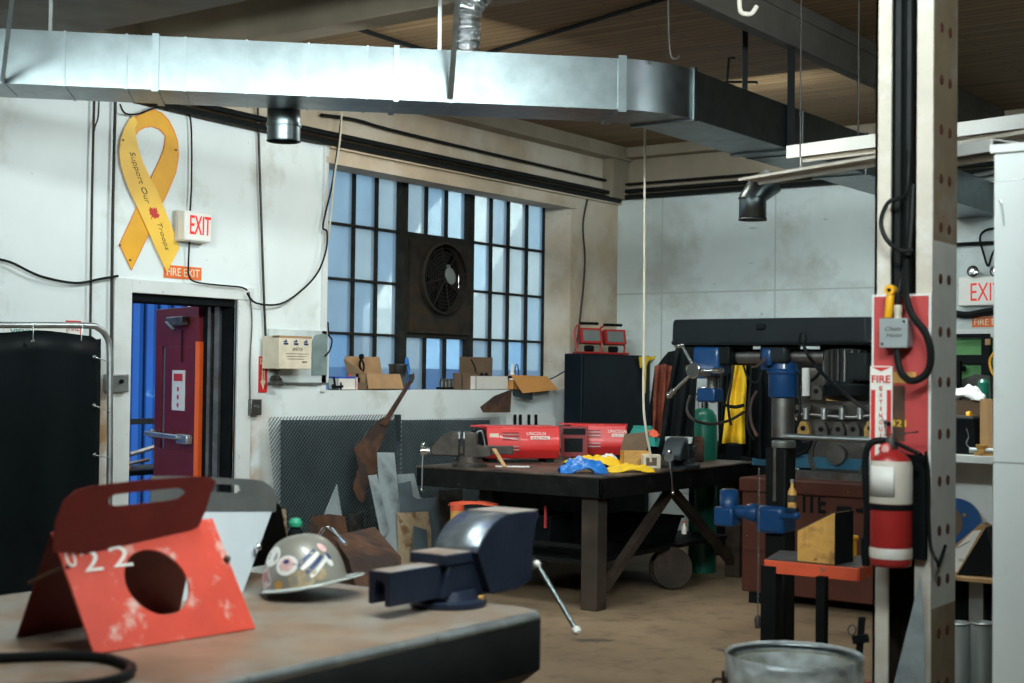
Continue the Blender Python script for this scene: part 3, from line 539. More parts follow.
# curved elbow
na=nrm; nb=Vector((-1,0,0)); b=MB(); K=8; O=[];I=[]
for i in range(K+1):
    t=i/K; a0=P1; a1=P1+u*.23; a2=Vector((-3.72,P1.y+.20,0)); p=a0*(1-t)**2+Vector((-3.745,6.54,0))*2*t*(1-t)+P2*t*t; th=PI/4*(t*t*(3-2*t)); n_=Vector((-math.cos(PI/4-th),math.sin(PI/4-th),0)); n_=Vector((-s2*(1-t)-t*1,s2*(1-t),0)).normalized(); O.append(p); I.append(p+n_*dw*(1 if True else 0))
vs=[[b.bm.verts.new(p+Vector((0,0,z))) for p in L_] for L_,z in ((O,DB),(O,DT),(I,DT),(I,DB))]
for k in range(4):
    A_,B_=vs[k],vs[(k+1)%4]
    for i in range(K): b._f([A_[i],A_[i+1],B_[i+1],B_[i]])
b.build('duct_elbow','galv',DU)
Ya=onX(789,149.5,-3.72).y; 
dsec(P2,Vector((-3.72,Ya,0)),nb,nb,'duct_section'); dsec(Vector((-3.72,Ya+.01,0)),P3,nb,nb,'duct_section')
flange(P2,nb,'duct_flange',.03,.012); flange(Vector((-3.72,Ya,0)),nb,'duct_flange',.05,.012); flange(Vector((-3.72,Ya+.2,0)),nb,'duct_flange',.012,.006)
flange(Vector((-3.72,onX(866,140,-3.72).y,0)),nb,'duct_flange',.03,.01)
# round take-off below the long run
def onrun(px,k): return P0+u*along(px)+nrm*k
c=onZ(284,112,DB); b=MB(); b.lathe([(.088,.02),(.088,-.06),(.094,-.062),(.094,-.078),(.088,-.08),(.088,-.155),(.092,-.16)],(c.x,c.y,DB),(0,0,1),28,caps=False); b.build('round_spigot','galv',DU,solid=.003)
# round elbow below the short run
c=Vector((-4.0,onZ(757,150,DB).y if False else 8.05,0)); c=onZ(757,158,DB); c.x=-3.96; c.y=8.3
rr=.085; c=onD(753,170,10.15); base=Vector((c.x,c.y,0)); b=MB()
axis=[Vector((c.x+.10,c.y+.10,DB+.01)),Vector((c.x+.03,c.y+.03,DB-.06)),Vector((c.x,c.y,DB-.12)),Vector((c.x,c.y,DB-.27))]
b.tube(axis,rr+.012,24,smooth=False,caps=False); b.lathe([(rr+.018,-.005),(rr+.018,.005)],axis[2],(0,0,1),24,caps=False); b.lathe([(rr+.016,-.008),(rr+.016,.004)],axis[3],(0,0,1),24,caps=False); b.build('round_elbow','galv',DU,solid=.003)
# damper cord loop, foil riser
T=onrun(470,.17); T.z=DT
b=MB(); b.lathe([(.085,0),(.075,.02),(.07,.05)],T,(0,0,1),24); b.build('riser_collar','foil',DU)
fx=thing('foil_flex_pipe','crinkled foil flexible pipe rising from the duct top and bending right','duct',(T.x,T.y,DT+.05))
b=MB(); pts=[];R2=[]
for i in range(46):
    t=i/45; z=.0+min(t,.42)/.42*.16; k=max(0,t-.35)/.65; pts.append((Vector((0,0,0))+Vector((k*k*.26*.81,k*k*.26*.585,z+k*.26)), .068+.006*math.sin(i*2.4)+.004*math.sin(i*5.1)))
tdirs=[(pts[min(i+1,45)][0]-pts[max(i-1,0)][0]).normalized() for i in range(46)]; rs=[]
for (p,r_),t in zip(pts,tdirs):
    Xd=Vector((0.585,-.81,0)); Xd=(Xd-t*Xd.dot(t)).normalized(); Yd=t.cross(Xd)
    rs.append([b.bm.verts.new(p+(Xd*math.cos(2*PI*i/24)+Yd*math.sin(2*PI*i/24))*(r_+.004*random.uniform(-1,1))) for i in range(24)])
for A_,B_ in zip(rs,rs[1:]):
    for i in range(24): b._f([A_[i],A_[(i+1)%24],B_[(i+1)%24],B_[i]])
b.build('flex_tube','foil',fx,ang=20)
# hangers
def strap(p0,p1,wd,label,m='galvd',th=.004,nm='duct_hanger'):
    b=MB(); b.bar(p0,p1,wd,th,up=(.585,-.81,0)); return tag(b.build(nm,m),label,'hanger')
def front(px,py,k=-.012): q_=P0+u*along(px); r_,f_=ray(px,py); t=(q_.x)/r_.x; p=CP+r_*t; p=p-nrm*(-k)*1; return p
p=front(450,99,-.012); strap(front(450,99,-.02),onD(458,-8,6.9),.028,'flat galvanised strap slanting over the duct front beside the foil pipe')
p_=P0+u*along(445)+nrm*.3; strap(Vector((p_.x,p_.y,DT)),Vector((p_.x,p_.y,CEIL)),.02,'thin vertical hanger rod left of the foil pipe','zinc',.02)
strap(front(3,84,-.02),onD(13,-8,6.1),.03,'flat strap over the duct at the far left edge')
p_=P0+u*along(43)+nrm*.2; strap(Vector((p_.x,p_.y,DT)),Vector((p_.x,p_.y,CEIL)),.018,'thin hanger rod above the duct near its left end','zinc',.018)
p_=onX(791,100,-3.70); strap(Vector((-3.70,p_.y,DB-.01)),Vector((-3.70,p_.y,CEIL)),.045,'long black hanger bar against the side of the right duct','black',.008)
p_=onX(745,60,-3.95); strap(Vector((-3.95,p_.y,DT)),Vector((-3.95,p_.y,CEIL)),.032,'short black hanger bar between duct top and beam','black',.02)
# lamp hook under the beam (pale bent bracket)
b=MB(); a_=onD(741,-2,6.6); b.tube([onD(739.5,-6,6.6),onD(739.5,4,6.6),onD(741,12,6.6),onD(747,14,6.6),onD(752,13,6.6),onD(757,6,6.6)],.011,8); tag(b.build('pale_steel_hook','colp'),'pale curved steel hook hanging at the top edge below the beam','hook')
# ================================================================== STRIP LIGHTS (right)
def strip(name,pA,pB,h,dp,label,mats,tube_):
    pA,pB=Vector(pA),Vector(pB); d=(pB-pA); L_=d.length; ang=math.atan2(d.y,d.x); t=thing(name,label,'light fixture',pA,ang)
    dz=d.z
    b=MB(); b.box((0,0,0),(L_,.008,h)); b.box((0,.008,h-.008),(L_,dp,h)); b.box((0,dp-.008,0),(L_,dp,h)); b.build('fixture_body',mats[0],t,bevel=.002)
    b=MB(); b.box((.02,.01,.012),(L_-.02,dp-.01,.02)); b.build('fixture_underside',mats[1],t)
    if tube_:
        b=MB(); b.cyl((.05,dp/2,-.005),(L_-.05,dp/2,-.005),.013); b.build('tube_lamp','sgnw',t)
    return t
pA=onZ(786,158.5,2.73); pB=onZ(1040,126,2.73); 
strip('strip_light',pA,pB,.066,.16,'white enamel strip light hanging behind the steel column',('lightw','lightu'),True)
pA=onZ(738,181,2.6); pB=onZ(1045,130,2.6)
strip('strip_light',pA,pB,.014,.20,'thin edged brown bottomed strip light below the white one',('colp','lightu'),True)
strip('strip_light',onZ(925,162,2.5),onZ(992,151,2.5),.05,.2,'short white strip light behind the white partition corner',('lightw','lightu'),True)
for px in (858,):
    p=onZ(px,140,2.80); wire('light_chain','small chain holding the strip light below the duct','chain',[p,(p.x,p.y,3.2),(p.x,p.y,CEIL)],.005,'conduit',smooth=False)
p=onZ(800,172,2.62); wire('light_chain','thin chain holding the brown bottomed strip light','chain',[p,(p.x,p.y,3.2),(p.x,p.y,CEIL)],.004,'conduit',smooth=False)
# ================================================================== WALL PIPES AND CABLES
def wl(px,py,o=.03): return onX(px,py,WA+o)
PZ=3.42
for i,(dz,r_,lab) in enumerate(((.0,.022,'upper thick black pipe of the pair running along window wall'),(-.062,.026,'lower thick black pipe of the pair running along window wall'))):
    q_=wl(150,102,.05); y0=5.75
    wire('wall_pipe',lab,'pipe',[(WA+.06,y0,3.47+dz),(WA+.06,7.0,PZ+dz+.01),(WA+.06,9,PZ+dz),(WA+.06,12.2,PZ+dz)],r_)
for dz,r_,lab in ((.03,.020,'upper black pipe along the far wall top'),(-.03,.024,'middle black pipe along the far wall top'),(.10,.012,'thin black cable above the far wall pipes')):
    wire('wall_pipe',lab,'pipe',[(-7.42,WB-.06,PZ+dz),(-5,WB-.06,PZ+dz+.005),(-2,WB-.06,PZ+dz-.01),(1.5,WB-.06,PZ+dz)],r_,smooth=False)
wire('wall_pipe','thin dark pipe above the pair on the window wall','pipe',[(WA+.03,7.9,3.56),(WA+.03,8.3,3.58),(WA+.03,9,3.56),(WA+.03,12.2,3.54)],.014)
wire('conduit_run','dark vertical conduit left of the yellow ribbon, nearest the curtain','conduit',[wl(94.3,98),wl(92,200),wl(90.3,330),wl(89,470)],.008,'conduit')
wire('conduit_run','dark vertical conduit beside the ribbon ending in grey box','conduit',[wl(115.5,98),wl(113,200),wl(111.5,330),wl(112,374)],.010,'conduit')
wire('conduit_run','dark vertical conduit right of the exit sign down to the arrow sign','conduit',[wl(257.5,100),wl(260,180),wl(264,300),wl(267,366)],.009,'conduit')
wire('wall_cable','black cable from the ribbon top over and down to exit sign','cable',[wl(120,104),wl(125,113,.05),wl(138,114,.05),wl(160,107,.04),wl(185,113),wl(191,124),wl(191.5,180),wl(190,212)],.0060)
wire('wall_cable','black cable from the exit sign along door casing top','cable',[wl(189.5,240,.05),wl(188.5,262),wl(189,276,.05),wl(196,282,.05),wl(218,285,.06),wl(240,287,.06),wl(247,290,.05)],.0060)
wire('wall_cable','thin white cable down the right door casing to grey switch box','cable',[wl(249,292,.035),wl(252,320,.03),wl(250,360,.03),wl(250,402,.03)],.005,'steel')
wire('wall_cable','heavy black cable swooping from the door casing up to window corner','cable',[wl(247,293,.06),wl(256,303,.06),wl(280,304,.06),wl(302,290,.07),wl(318,272,.07),wl(326,250,.07),wl(327,232,.06),wl(323,228,.06),wl(325,215,.06),wl(331,190,.06),wl(336,160,.07),wl(342,112,.1)],.0075)
wire('wall_cable','heavy black cable sagging from the left edge to the ribbon conduit','cable',[wl(-12,258,.06),wl(10,262,.05),wl(40,276,.05),wl(75,283,.05),wl(100,279,.05),wl(118,276,.05)],.0082)
wire('wall_cable','pale cord looping down over the window head corner','cable',[wl(342,108,.3),wl(340,140,.2),wl(334,180,.1),wl(331,215,.06),wl(328,240,.05)],.007,'cream')
wire('wall_cable','thin dark wire pair hanging beside the left conduit','cable',[wl(99,100),wl(98,118),wl(94,132),wl(92,172)],.005,'conduit')
wire('wall_cable','black hooked wire hanging on the window cover strip','cable',[wl(328,322,.03),wl(329,335,.04),wl(332,340,.05),wl(330,350,.04),wl(325,356,.04)],.0060)
wire('wall_cable','dark cable running down the beige pier to the cabinet','cable',[wl(588,196,.02),wl(583,225,.02),wl(585,262,.02),wl(581,310,.02),wl(576,350,.02)],.009,'conduit')
wire('pull_rope','cream rope hanging straight down from the duct elbow','rope',[onD(645,124,9.0),onD(644.5,220,9.05),onD(644,330,9.1),onD(643.5,400,9.1),onD(646,430,9.1),onD(650,452,9.1),onD(651,462,9.1)],.008,'cream')
def wbox(name,pxl,pyt,pxr,pyb,dep,label,cat,m,bev=.006,group=None):
    a=onX(pxl,pyt,WA); c=onX(pxr,pyb,WA); t=thing(name,label,cat,(WA+dep/2,(a.y+c.y)/2,c.z),PI/2,group)
    w_=c.y-a.y; h_=onX(pxl,pyt,WA).z-onX(pxl,pyb,WA).z
    MB().box((-w_/2,-dep/2,0),(w_/2,dep/2,h_)).build('box_body',m,t,bevel=bev); return t,w_,h_
t,w_,h_=wbox('junction_box',103,374,122,392,.07,'grey metal box on the left door casing beside curtain frame','junction box','zinc')
b=MB(); b.cyl((.01,-.035,h_*.6),(.01,-.05,h_*.6),.014); b.build('box_knob','black',t)
t,w_,h_=wbox('switch_box',246.5,399,257,415,.05,'small dark grey switch box below the door casing cable','switch','steel')
b=MB(); b.cyl((0,-.025,h_*.55),(0,-.04,h_*.55),.012); b.build('toggle','zinc',t)
# ================================================================== SIGNS ON THE LEFT WALL
def decal(b,pts,ox,oy,sc_,off,th,f=wl):
    q_=[f(ox+x/sc_,oy+y/sc_,off) for x,y in pts]; b.prism(q_,(th,0,0)); return b
def widen(pts,k):
    cx=sum(p[0] for p in pts)/len(pts); cy=sum(p[1] for p in pts)/len(pts); return pts
back_=[(118,75),(135,52),(165,36),(195,34),(222,46),(246,72),(266,110),(279,150),(282,200),(272,262),(246,325),(222,375),(178,475),(112,612),(68,520),(135,375),(178,285),(208,225),(228,175),(234,130),(212,106),(186,97),(160,100),(138,112),(124,132)]
frnt=[(122,58),(108,72),(92,102),(78,140),(73,185),(78,232),(92,280),(112,330),(135,378),(170,455),(205,535),(240,615),(281,532),(255,460),(222,378),(200,325),(178,285),(152,230),(135,180),(125,135),(121,100),(130,82)]
def inset(pts,d):
    n=len(pts); out=[]
    for i in range(n):
        a=Vector(pts[i-1]);p=Vector(pts[i]);c=Vector(pts[(i+1)%n]); e1=(p-a).normalized(); e2=(c-p).normalized(); n1=Vector((-e1.y,e1.x)); n2=Vector((-e2.y,e2.x)); m=(n1+n2); m=m/max(m.length,.5); 
        out.append(tuple(p+m*d))
    return out
RB=thing('ribbon_sign','large yellow awareness ribbon sign with handwriting on the left wall','sign',wl(150,271,0))
def rb(pts,off,th,m,nm):
    b=MB(); q_=[wl(100+x/3.593,100+y/3.593,off)-Vector(RB.location) for x,y in pts]; b.prism(q_,(th,0,0)); return b.build(nm,m,RB)
rb(back_,.004,.006,'ribo','ribbon_edge'); rb(inset(back_,4),.009,.002,'ribd','ribbon_tail')
rb(frnt,.012,.006,'ribo','ribbon_edge'); rb(inset(frnt,4),.017,.002,'rib','ribbon_band')
loc0=RB.location.copy()
def wt(px,py,s,m,w,h,roll,shear=.3,par=RB,off=.021,nm='lettering'):
    p=wl(px,py,off)-par.location; return text(nm,s,m,par,p,w,h,PI/2,0,roll,shear,fat=-.018)
wt(139.5,178,'Support Our','ink',.36,.042,rad(-66),.35); wt(163,237,'Troops','ink',.19,.036,rad(-66),.35)
lf=[(0,1),(.18,.62),(.42,.72),(.36,.3),(.62,.5),(.7,.34),(1,.38),(.86,.1),(.96,0),(.5,-.36),(.56,-.5),(.08,-.42),(.05,-.9),(-.05,-.9),(-.08,-.42),(-.56,-.5),(-.5,-.36),(-.96,0),(-.86,.1),(-1,.38),(-.7,.34),(-.62,.5),(-.36,.3),(-.42,.72),(-.18,.62)]
c=wl(153.8,213.5,.020)-RB.location; an=rad(-30); b=MB(); b.prism([c+Vector((0,(x*math.cos(an)-y*math.sin(an))*.050,(x*math.sin(an)+y*math.cos(an))*.050)) for x,y in lf],(.002,0,0)); b.build('leaf_emblem','leaf',RB)
for px,py in ((123,140),(176,150),(130,260),(120,245)):
    p=wl(px,py,.018)-RB.location; MB().cyl(p,p+Vector((.005,0,0)),.006).build('nail','ink',RB)
# EXIT sign
a=wl(178,211,0); c=wl(210.5,240,0); t=thing('exit_sign','white box exit sign with red letters beside the yellow ribbon','sign',(WA+.06,(a.y+c.y)/2-.06,(a.z+c.z)/2-.12),PI/2)
h_=.205; w_=c.y-a.y-.055
MB().box((-w_/2,-.05,0),(w_/2,.06,h_)).build('sign_case','exitw',t,bevel=.012)
MB().box((-w_/2-.012,.02,-.004),(w_/2+.012,.056,h_+.004)).build('back_plate','colp',t,bevel=.006)
text('lettering','EXIT','exitr',t,(.015,-.053,h_*.54),w_*.76,.13,fat=.004)
t=thing('fire_exit_sign','small orange fire exit plate half hidden by the ribbon tip','sign',(WA+.004,wl(182.5,272,0).y,wl(182,279,0).z),PI/2)
MB().box((-.165,-.003,0),(.165,.003,.088)).build('sign_plate','sgno',t); text('lettering','FIRE EXIT','sgncr',t,(0,-.005,.044),.29,.055)
t=thing('fire_arrow_sign','narrow red fire extinguisher sign with white down arrow beside conduit','sign',(WA+.004,wl(262.5,373,0).y,wl(262,392.5,0).z),PI/2)
H_=.262; MB().box((-.042,-.003,0),(.042,.003,H_)).build('sign_plate','sgnr',t)
b=MB(); b.prism([(-.026,-.0045,.085),(0,-.0045,.02),(.026,-.0045,.085),(.014,-.0045,.085),(.014,-.0045,.20),(-.014,-.0045,.20),(-.014,-.0045,.085)],(0,.001,0)); b.box((-.03,-.0045,.205),(.03,-.0035,.25)); b.build('arrow','sgncr',t)
text('lettering','FIRE','sgnr',t,(0,-.006,.228),.05,.022); 
b=MB(); 
for k in range(8): b.box((-.007,-.006,.095+k*.012),(.007,-.0045,.102+k*.012))
b.build('small_lettering','sgnr',t)
# carton on the wall with grey board
t=thing('backing_board','pale panel with grey green board fixed below the window corner','board',(WA+.012,wl(297,383,0).y,wl(297,384,0).z),PI/2)
yA=wl(266.5,384,0).y; yB=wl(326.5,384,0).y; hw=(yB-yA)/2; t.location.y=(yA+yB)/2; zt=wl(297,334,0).z-t.location.z
MB().box((-hw,-.01,0),(hw,.01,zt+.03)).build('white_panel','farwhite',t); b=MB(); b.box((-hw,-.014,-.005),(hw,-.0,.012)); b.build('edge_strip','zinc',t)
ya=wl(309,384,0).y-t.location.y; yb=wl(324,384,0).y-t.location.y
b=MB(); z9=wl(316,375,0).z-t.location.z; b.prism([(ya,-.018,z9),(yb,-.018,z9),(yb,-.018,zt),(yb-.05,-.018,zt+.012),(ya+.03,-.018,zt-.005),(ya,-.018,zt-.05)],(0,.008,0)); b.build('grey_board','greyb',t)
t=thing('parts_carton','stained cream carton with blue icons hung on the wall','carton',(WA+.10,wl(291,369,0).y,1.60),PI/2)
ya=wl(279,352,.2).y; yb=wl(311.5,352,.2).y; t.location.y=(ya+yb)/2; hw=(yb-ya)/2; 
t.location.z=wl(295,369,.2).z; hh=wl(295,336.5,.2).z-wl(295,369,.2).z
MB().box((-hw-.0,-.1,0),(hw,.07,hh)).build('carton_body','cardg',t,bevel=.004)
b=MB(); b.box((-hw-.0,-.102,hh-.012),(hw,-.03,hh+.004)); b.build('carton_flap','card',t)
text('lettering','(ASCO)','ink',t,(.02,-.102,hh*.60),.10,.022,ex=.0005)
for k in range(3):
    b=MB(); x=-.10+k*.105; b.box((x-.022,-.1025,hh*.74),(x+.022,-.1005,hh*.80)); b.box((x-.025,-.1025,hh*.82),(x+.012,-.1005,hh*.86)); b.box((x-.006,-.1025,hh*.86),(x+.006,-.1005,hh*.9)); b.build('blue_icon','stkn',t)
b=MB()
for k in range(3): b.box((-.10+.01*k,-.1025,hh*(.46-k*.08)),(.13-.02*k,-.1005,hh*(.475-k*.08)))
b.box((.07,-.1025,hh*.2),(.12,-.1005,hh*.24)); b.build('small_print','cardd',t)
t=thing('pipe_valve','small dark brass valve mounted under the cream carton','valve',onX(276,378,WA+.06),PI/2)
b=MB(); b.cyl((0,.06,0),(0,-.03,0),.018); b.cyl((-.05,0,-.01),(.05,0,-.01),.014); b.cyl((0,0,.0),(0,0,.05),.012); b.lathe([(.03,.05),(.035,.055),(.03,.06)],(0,0,0)); b.box((-.03,-.04,-.05),(.035,.0,-.02)); b.build('valve_body','eng',t,bevel=.003)
# ================================================================== BLACK WELDING CURTAIN ON PIPE FRAME
CX=-7.25
t=thing('welding_curtain','black vinyl welding curtain tied to a grey pipe frame','curtain',(CX,5.0,0))
def cl(px,py,o=0): return onX(px,py,CX+o)-Vector(t.location)
top=[cl(-60,324.5),cl(0,325),cl(84,325.5),cl(98,328),cl(106,336),cl(109.5,350),cl(109.8,400)]; e=cl(109.5,480); top+= [e,Vector((e.x,e.y,.02))]
top=[Vector((0,-3.2,top[0].z))]+top
MB().tube(top,.020,10).build('pipe_frame','zinc',t)
yr=cl(100.5,340).y; zt=cl(90,334).z
def cf(u_,v_):
    y=-3.2+(yr+3.2)*u_; z=.08+(zt-.08)*v_ + .012*math.sin(u_*37)*v_; return Vector((.02*math.sin(u_*26+v_*1.5)+.012*math.sin(u_*61), y+ .02*(1-v_)*0, z-(.02 if u_>.985 and v_>.95 else 0)))
MB().grid(cf,90,14).build('curtain_sheet','curt',t,solid=.004)
gp=[(33,341.5),(81,341.5),(94.5,357),(94,405.5),(94.5,455)]
for px,py in gp: MB().sphere(cl(px,py,.025),.014,8,sx=.5).build('grommet','galv',t)
for px,py,qx,qy in ((33,341,33.5,324),(81,341,83,324),(95,357,109,362),(94,405.5,109,411),(94.5,455,109,458)): MB().tube([cl(px,py,.03),cl((px+qx)/2,(py+qy)/2,.035),cl(qx,qy,.03)],.0035,6).build('tie_wire','zinc',t)
t=thing('fire_notice','small white notice with red fire word above the curtain','sign',(WA+.004,wl(73,332,0).y,wl(73,338,0).z),PI/2)
MB().box((-.055,-.003,0),(.055,.003,.11)).build('sign_plate','sgnr',t); MB().box((-.047,-.0045,.02),(.047,-.003,.10)).build('sign_panel','sgnw',t); text('lettering','FIRE','sgnr',t,(0,-.006,.065),.08,.04)
t=thing('wall_notice','long white notice strip peeking above the curtain','sign',(WA+.004,wl(40,332,0).y,wl(40,337,0).z),PI/2)
MB().box((-.26,-.003,0),(.26,.003,.075)).build('sign_plate','sgnw',t); text('lettering','VISION','teal',t,(-.12,-.005,.03),.2,.03)
# ================================================================== EXPANDED METAL AND OFFCUTS ON THE LEFT WALL
t=thing('expanded_metal_sheet','large dark expanded metal sheet leaning on the wall below the window','metal sheet',(WA+.10,7.32,.02))
def expanded(y0,y1,z0,z1,lean,pitch=.034,rowh=.016,wd=.0062):
    b=MB(); nc=int((y1-y0)/pitch); nr=int((z1-z0)/rowh); th=.002
    for r_ in range(nr):
        for c_ in range(nc*2):
            ya=y0+c_*pitch/2; yb=ya+pitch/2; up_=(c_+r_)%2==0; za=z0+r_*rowh; zb=za+rowh
            if not up_: za,zb=zb,za
            xo=lambda z: lean*(z1-z)/(z1-z0)
            # each strand is twisted out of the sheet
            p=[Vector((xo(za)+.003,ya,za-wd*.55)),Vector((xo(zb)+.003,yb,zb-wd*.55)),Vector((xo(zb)-.003,yb,zb+wd*.55)),Vector((xo(za)-.003,ya,za+wd*.55))]
            v=[b.bm.verts.new(q) for q in p]; f=b.bm.faces.new(v)
    return b
sh=[(0,1.47,.0,1.255,.16),(1.40,2.84,.0,1.215,.14)]
for k,(a,c,z0,z1,ln) in enumerate(sh):
    b=expanded(a,c,z0,z1,ln); o=b.build('mesh_panel','meshd',t,solid=.0015)
b=MB(); b.box((.0,1.40,.6),(.03,1.45,1.245)); b.build('edge_bar','dsteel',t)
def plate(label,pts,xoff,m,th=.006,name='steel_offcut',lean=.12,cat='metal offcut',bev=0):
    """flat plate leaning on the wall stack: outline given on the leaning plane"""
    P=[]
    zs=[]
    for px,py in pts:
        p=onX(px,py,WA+xoff)
        P.append(p)
    zm=max(p.z for p in P); out=[]
    for (px,py),p in zip(pts,P):
        x=WA+xoff+lean*(zm-p.z); q_=onX(px,py,x); out.append(q_)
    b=MB(); base=out[0].copy(); b.prism([q-base for q in out],(-th,0,0)); o=b.build(name,m); o.location=base
    return tag(o,label,cat)
plate('dark steel sheet standing behind the expanded metal',[(281,420),(395,420),(395,570),(281,600)],.06,'dsteel',lean=.02,name='steel_sheet')
plate('second dark steel sheet standing behind the right mesh',[(402,420),(490,420),(490,570),(402,570)],.06,'dsteel',lean=.02,name='steel_sheet')
plate('white slotted steel plate standing beside the low wall end',[(507,413.5),(550,413.5),(556,419),(556,545),(507,545)],.16,'trimw',lean=.02,name='slotted_plate')
for k,x in enumerate((514.5,520,528.5,535.5)):
    pass
o=bpy.data.objects[[o.name for o in bpy.data.objects if o.name.startswith('slotted_plate')][0]]
for x in (513.5,519,527.5,534.5):
    b=MB(); q_=[onX(px,py,WA+.175)-o.location for px,py in ((x,414.5),(x+2.6,414.5),(x+2.6,440),(x,440))]; b.prism(q_,(.004,0,0)); b.build('slot','black',o)
plate('brown rusty plate with pointed end leaning against the mesh',[(354,449),(376,423),(384,417),(388,425),(378,452),(376,478),(367,486),(364,503),(358,500),(353,488),(359,468)],.30,'rust')
plate('thin rusty bar leaning up to the window sill behind the plates',[(381,424),(411,378),(413.5,380),(386,426)],.33,'rust',name='steel_bar',cat='metal bar',lean=-.02)
MBt=MB(); q_=[onX(*p_,WA+.34) for p_ in ((409,381),(408,375),(411,374),(411.5,377),(413,373),(413.5,378),(411.5,383))]; MBt.prism(q_,(.012,0,0)); tag(MBt.build('bar_clamp_head','eng'),'small dark forked head at the top of the leaning bar','tool')
plate('added black sheet standing in for shade behind the welding table',[(488,468),(645,468),(645,612),(488,620)],.62,'dark',lean=.05,name='shade_board')  # dark sheet added so the space behind the table looks shaded
plate('small triangular steel plate with rust brown lower half',[(337,484),(355,595),(300,595),(308,556)],.45,'lsteel',lean=.08)
plate('brown rusted offcut covering the foot of the triangular plate',[(311,517),(329,514),(345,516),(350,545),(356,598),(302,598)],.50,'rust',lean=.08)
plate('small grey tread plate beside the triangular plate',[(349,514),(363,514),(367,590),(352,590)],.38,'steel',lean=.04,name='tread_plate')
plate('long light grey sheet strip leaning, tallest of the offcuts',[(377.5,452.5),(394.5,452.5),(399,500),(406,565),(385,565),(381,520)],.50,'lsteel',lean=.2,name='sheet_strip')
plate('narrow pale sheet strip leaning left of the tallest strip',[(368.5,475.5),(377,474.5),(389,530),(382,540)],.56,'lsteel',lean=.2,name='sheet_strip')
plate('pale angled sheet behind the dark notched plate',[(397,474.5),(414,473.5),(420,497),(425,500),(432,590),(410,590)],.44,'lsteel',lean=.15,name='sheet_offcut')
plate('dark blue grey notched sheet in front of pale strip',[(393,485),(411,481),(413,496),(417,499),(440,497),(443,560),(404,560)],.54,'nsteel',lean=.18,name='notched_sheet')
plate('square flaked beige and rust plate on the offcut stack',[(397,513),(428,511.5),(431,530),(432,570),(400,570)],.62,'rustl',lean=.18,name='flaked_plate')
plate('small grey plate in front of the flaked square plate',[(414,526),(427,530),(428,552),(413,552)],.70,'nsteel',lean=.15,name='small_plate')
plate('brown grey plate leaning under the table edge left',[(438,490),(462,489),(464,520),(441,530)],.62,'steel',lean=.1,name='edge_plate')
# big rusty plates further forward, leaning on the stack
b=MB(); q_=[onX(334,536,-5.85),onX(375,527,-6.25),onX(401,557,-5.6),onX(404,640,-5.3),onX(372,642,-5.3),onX(350,560,-5.6)]
b.prism(q_,(-.008,-.003,0)); tag(b.build('rusty_plate','rust'),'wide dark rusty plate leaning beyond the bench between helmet and vise','metal plate')
b=MB(); b.tube([onD(318,538,8.2),onD(325,528,8.3),onD(333,529,8.3),onD(340,538,8.2),onD(346,544,8.1)],.012,8); b.bar(onD(326,527,8.2),onD(343,541,8.2),.03,.006); tag(b.build('bent_bracket','chrome'),'shiny bent steel bracket lying behind the helmet','bracket')
t=thing('paint_bottle','dark green bottle with bright green cap behind the helmet','bottle',onD(295,557,5.2)); t.scale=(.75,.75,.9)
b=MB(); b.lathe([(.035,-.0),(.037,.02),(.037,.10),(.02,.12)],(0,0,0)); b.build('bottle_body','dark',t)
b=MB(); b.lathe([(.022,.12),(.032,.125),(.034,.14),(.024,.155),(.004,.16)],(0,0,0)); b.build('bottle_cap','green2',t)
plate('narrow rusty upright strip seen behind the silver stand',[(279,509),(286,509),(290,600),(283,600)],1.2,'rustl',lean=.0,name='rusty_strip')
# ================================================================== THINGS ON THE WINDOW SILL
SZ=WZ0+.001
def sill(px,py,xo=.0): return Vector((WA-.17+xo, onX(px,py,WA-.17+xo).y, SZ))
def cart(label,px0,px1,h,dep,m,xo=0.,name='carton',cat='box',rz=PI/2,flaps=None):
    a=onX(px0,385,WA-.17+xo-dep/2+dep).y; c=onX(px1,385,WA-.17+xo).y; wd=abs(c-a)/2
    t=thing(name,label,cat,(WA-.17+xo,(a+c)/2,SZ),rz)
    b=MB(); w_=.005
    b.box((-wd,-dep/2,0),(wd,dep/2,w_)); b.box((-wd,-dep/2,0),(wd,-dep/2+w_,h)); b.box((-wd,dep/2-w_,0),(wd,dep/2,h)); b.box((-wd,-dep/2,0),(-wd+w_,dep/2,h)); b.box((wd-w_,-dep/2,0),(wd,dep/2,h)); b.build('box_body',m,t)
    return t,wd
t,wd=cart('open brown cardboard box on the left part of the sill',366,391,.13,.2,'card')
b=MB(); b.hexa([(-wd,-.1,.13),(wd-.01,-.1,.13),(wd-.01,-.104,.13),(-wd,-.104,.13),(-wd-.03,-.15,.01),(wd-.02,-.15,.01),(wd-.02,-.155,.01),(-wd-.03,-.155,.01)]); b.build('front_flap','card',t)
b=MB(); b.hexa([(-wd,.1,.13),(wd,.1,.13),(wd,.105,.13),(-wd,.105,.13),(-wd,.13,.27),(wd,.13,.27),(wd,.135,.27),(-wd,.135,.27)]); b.build('back_flap','card',t)
b=MB(); b.prism([(-wd,-.1,.13),(-wd,.1,.13),(-wd-.05,.1,.25)],(-.004,0,0)); b.build('side_flap','card',t)
t,wd=cart('white and blue printed card box at the left end of the sill',338,351,.09,.1,'cardw',.09)
MB().box((-wd,-.05,.09),(wd,.05,.105)).build('blue_lid','bluebx',t); MB().box((wd,-.052,0),(wd+.02,.05,.10)).build('red_spine','stkp',t)
t,wd=cart('small grey tray of mixed hardware between sill boxes',353,361,.06,.14,'cardd',.05)
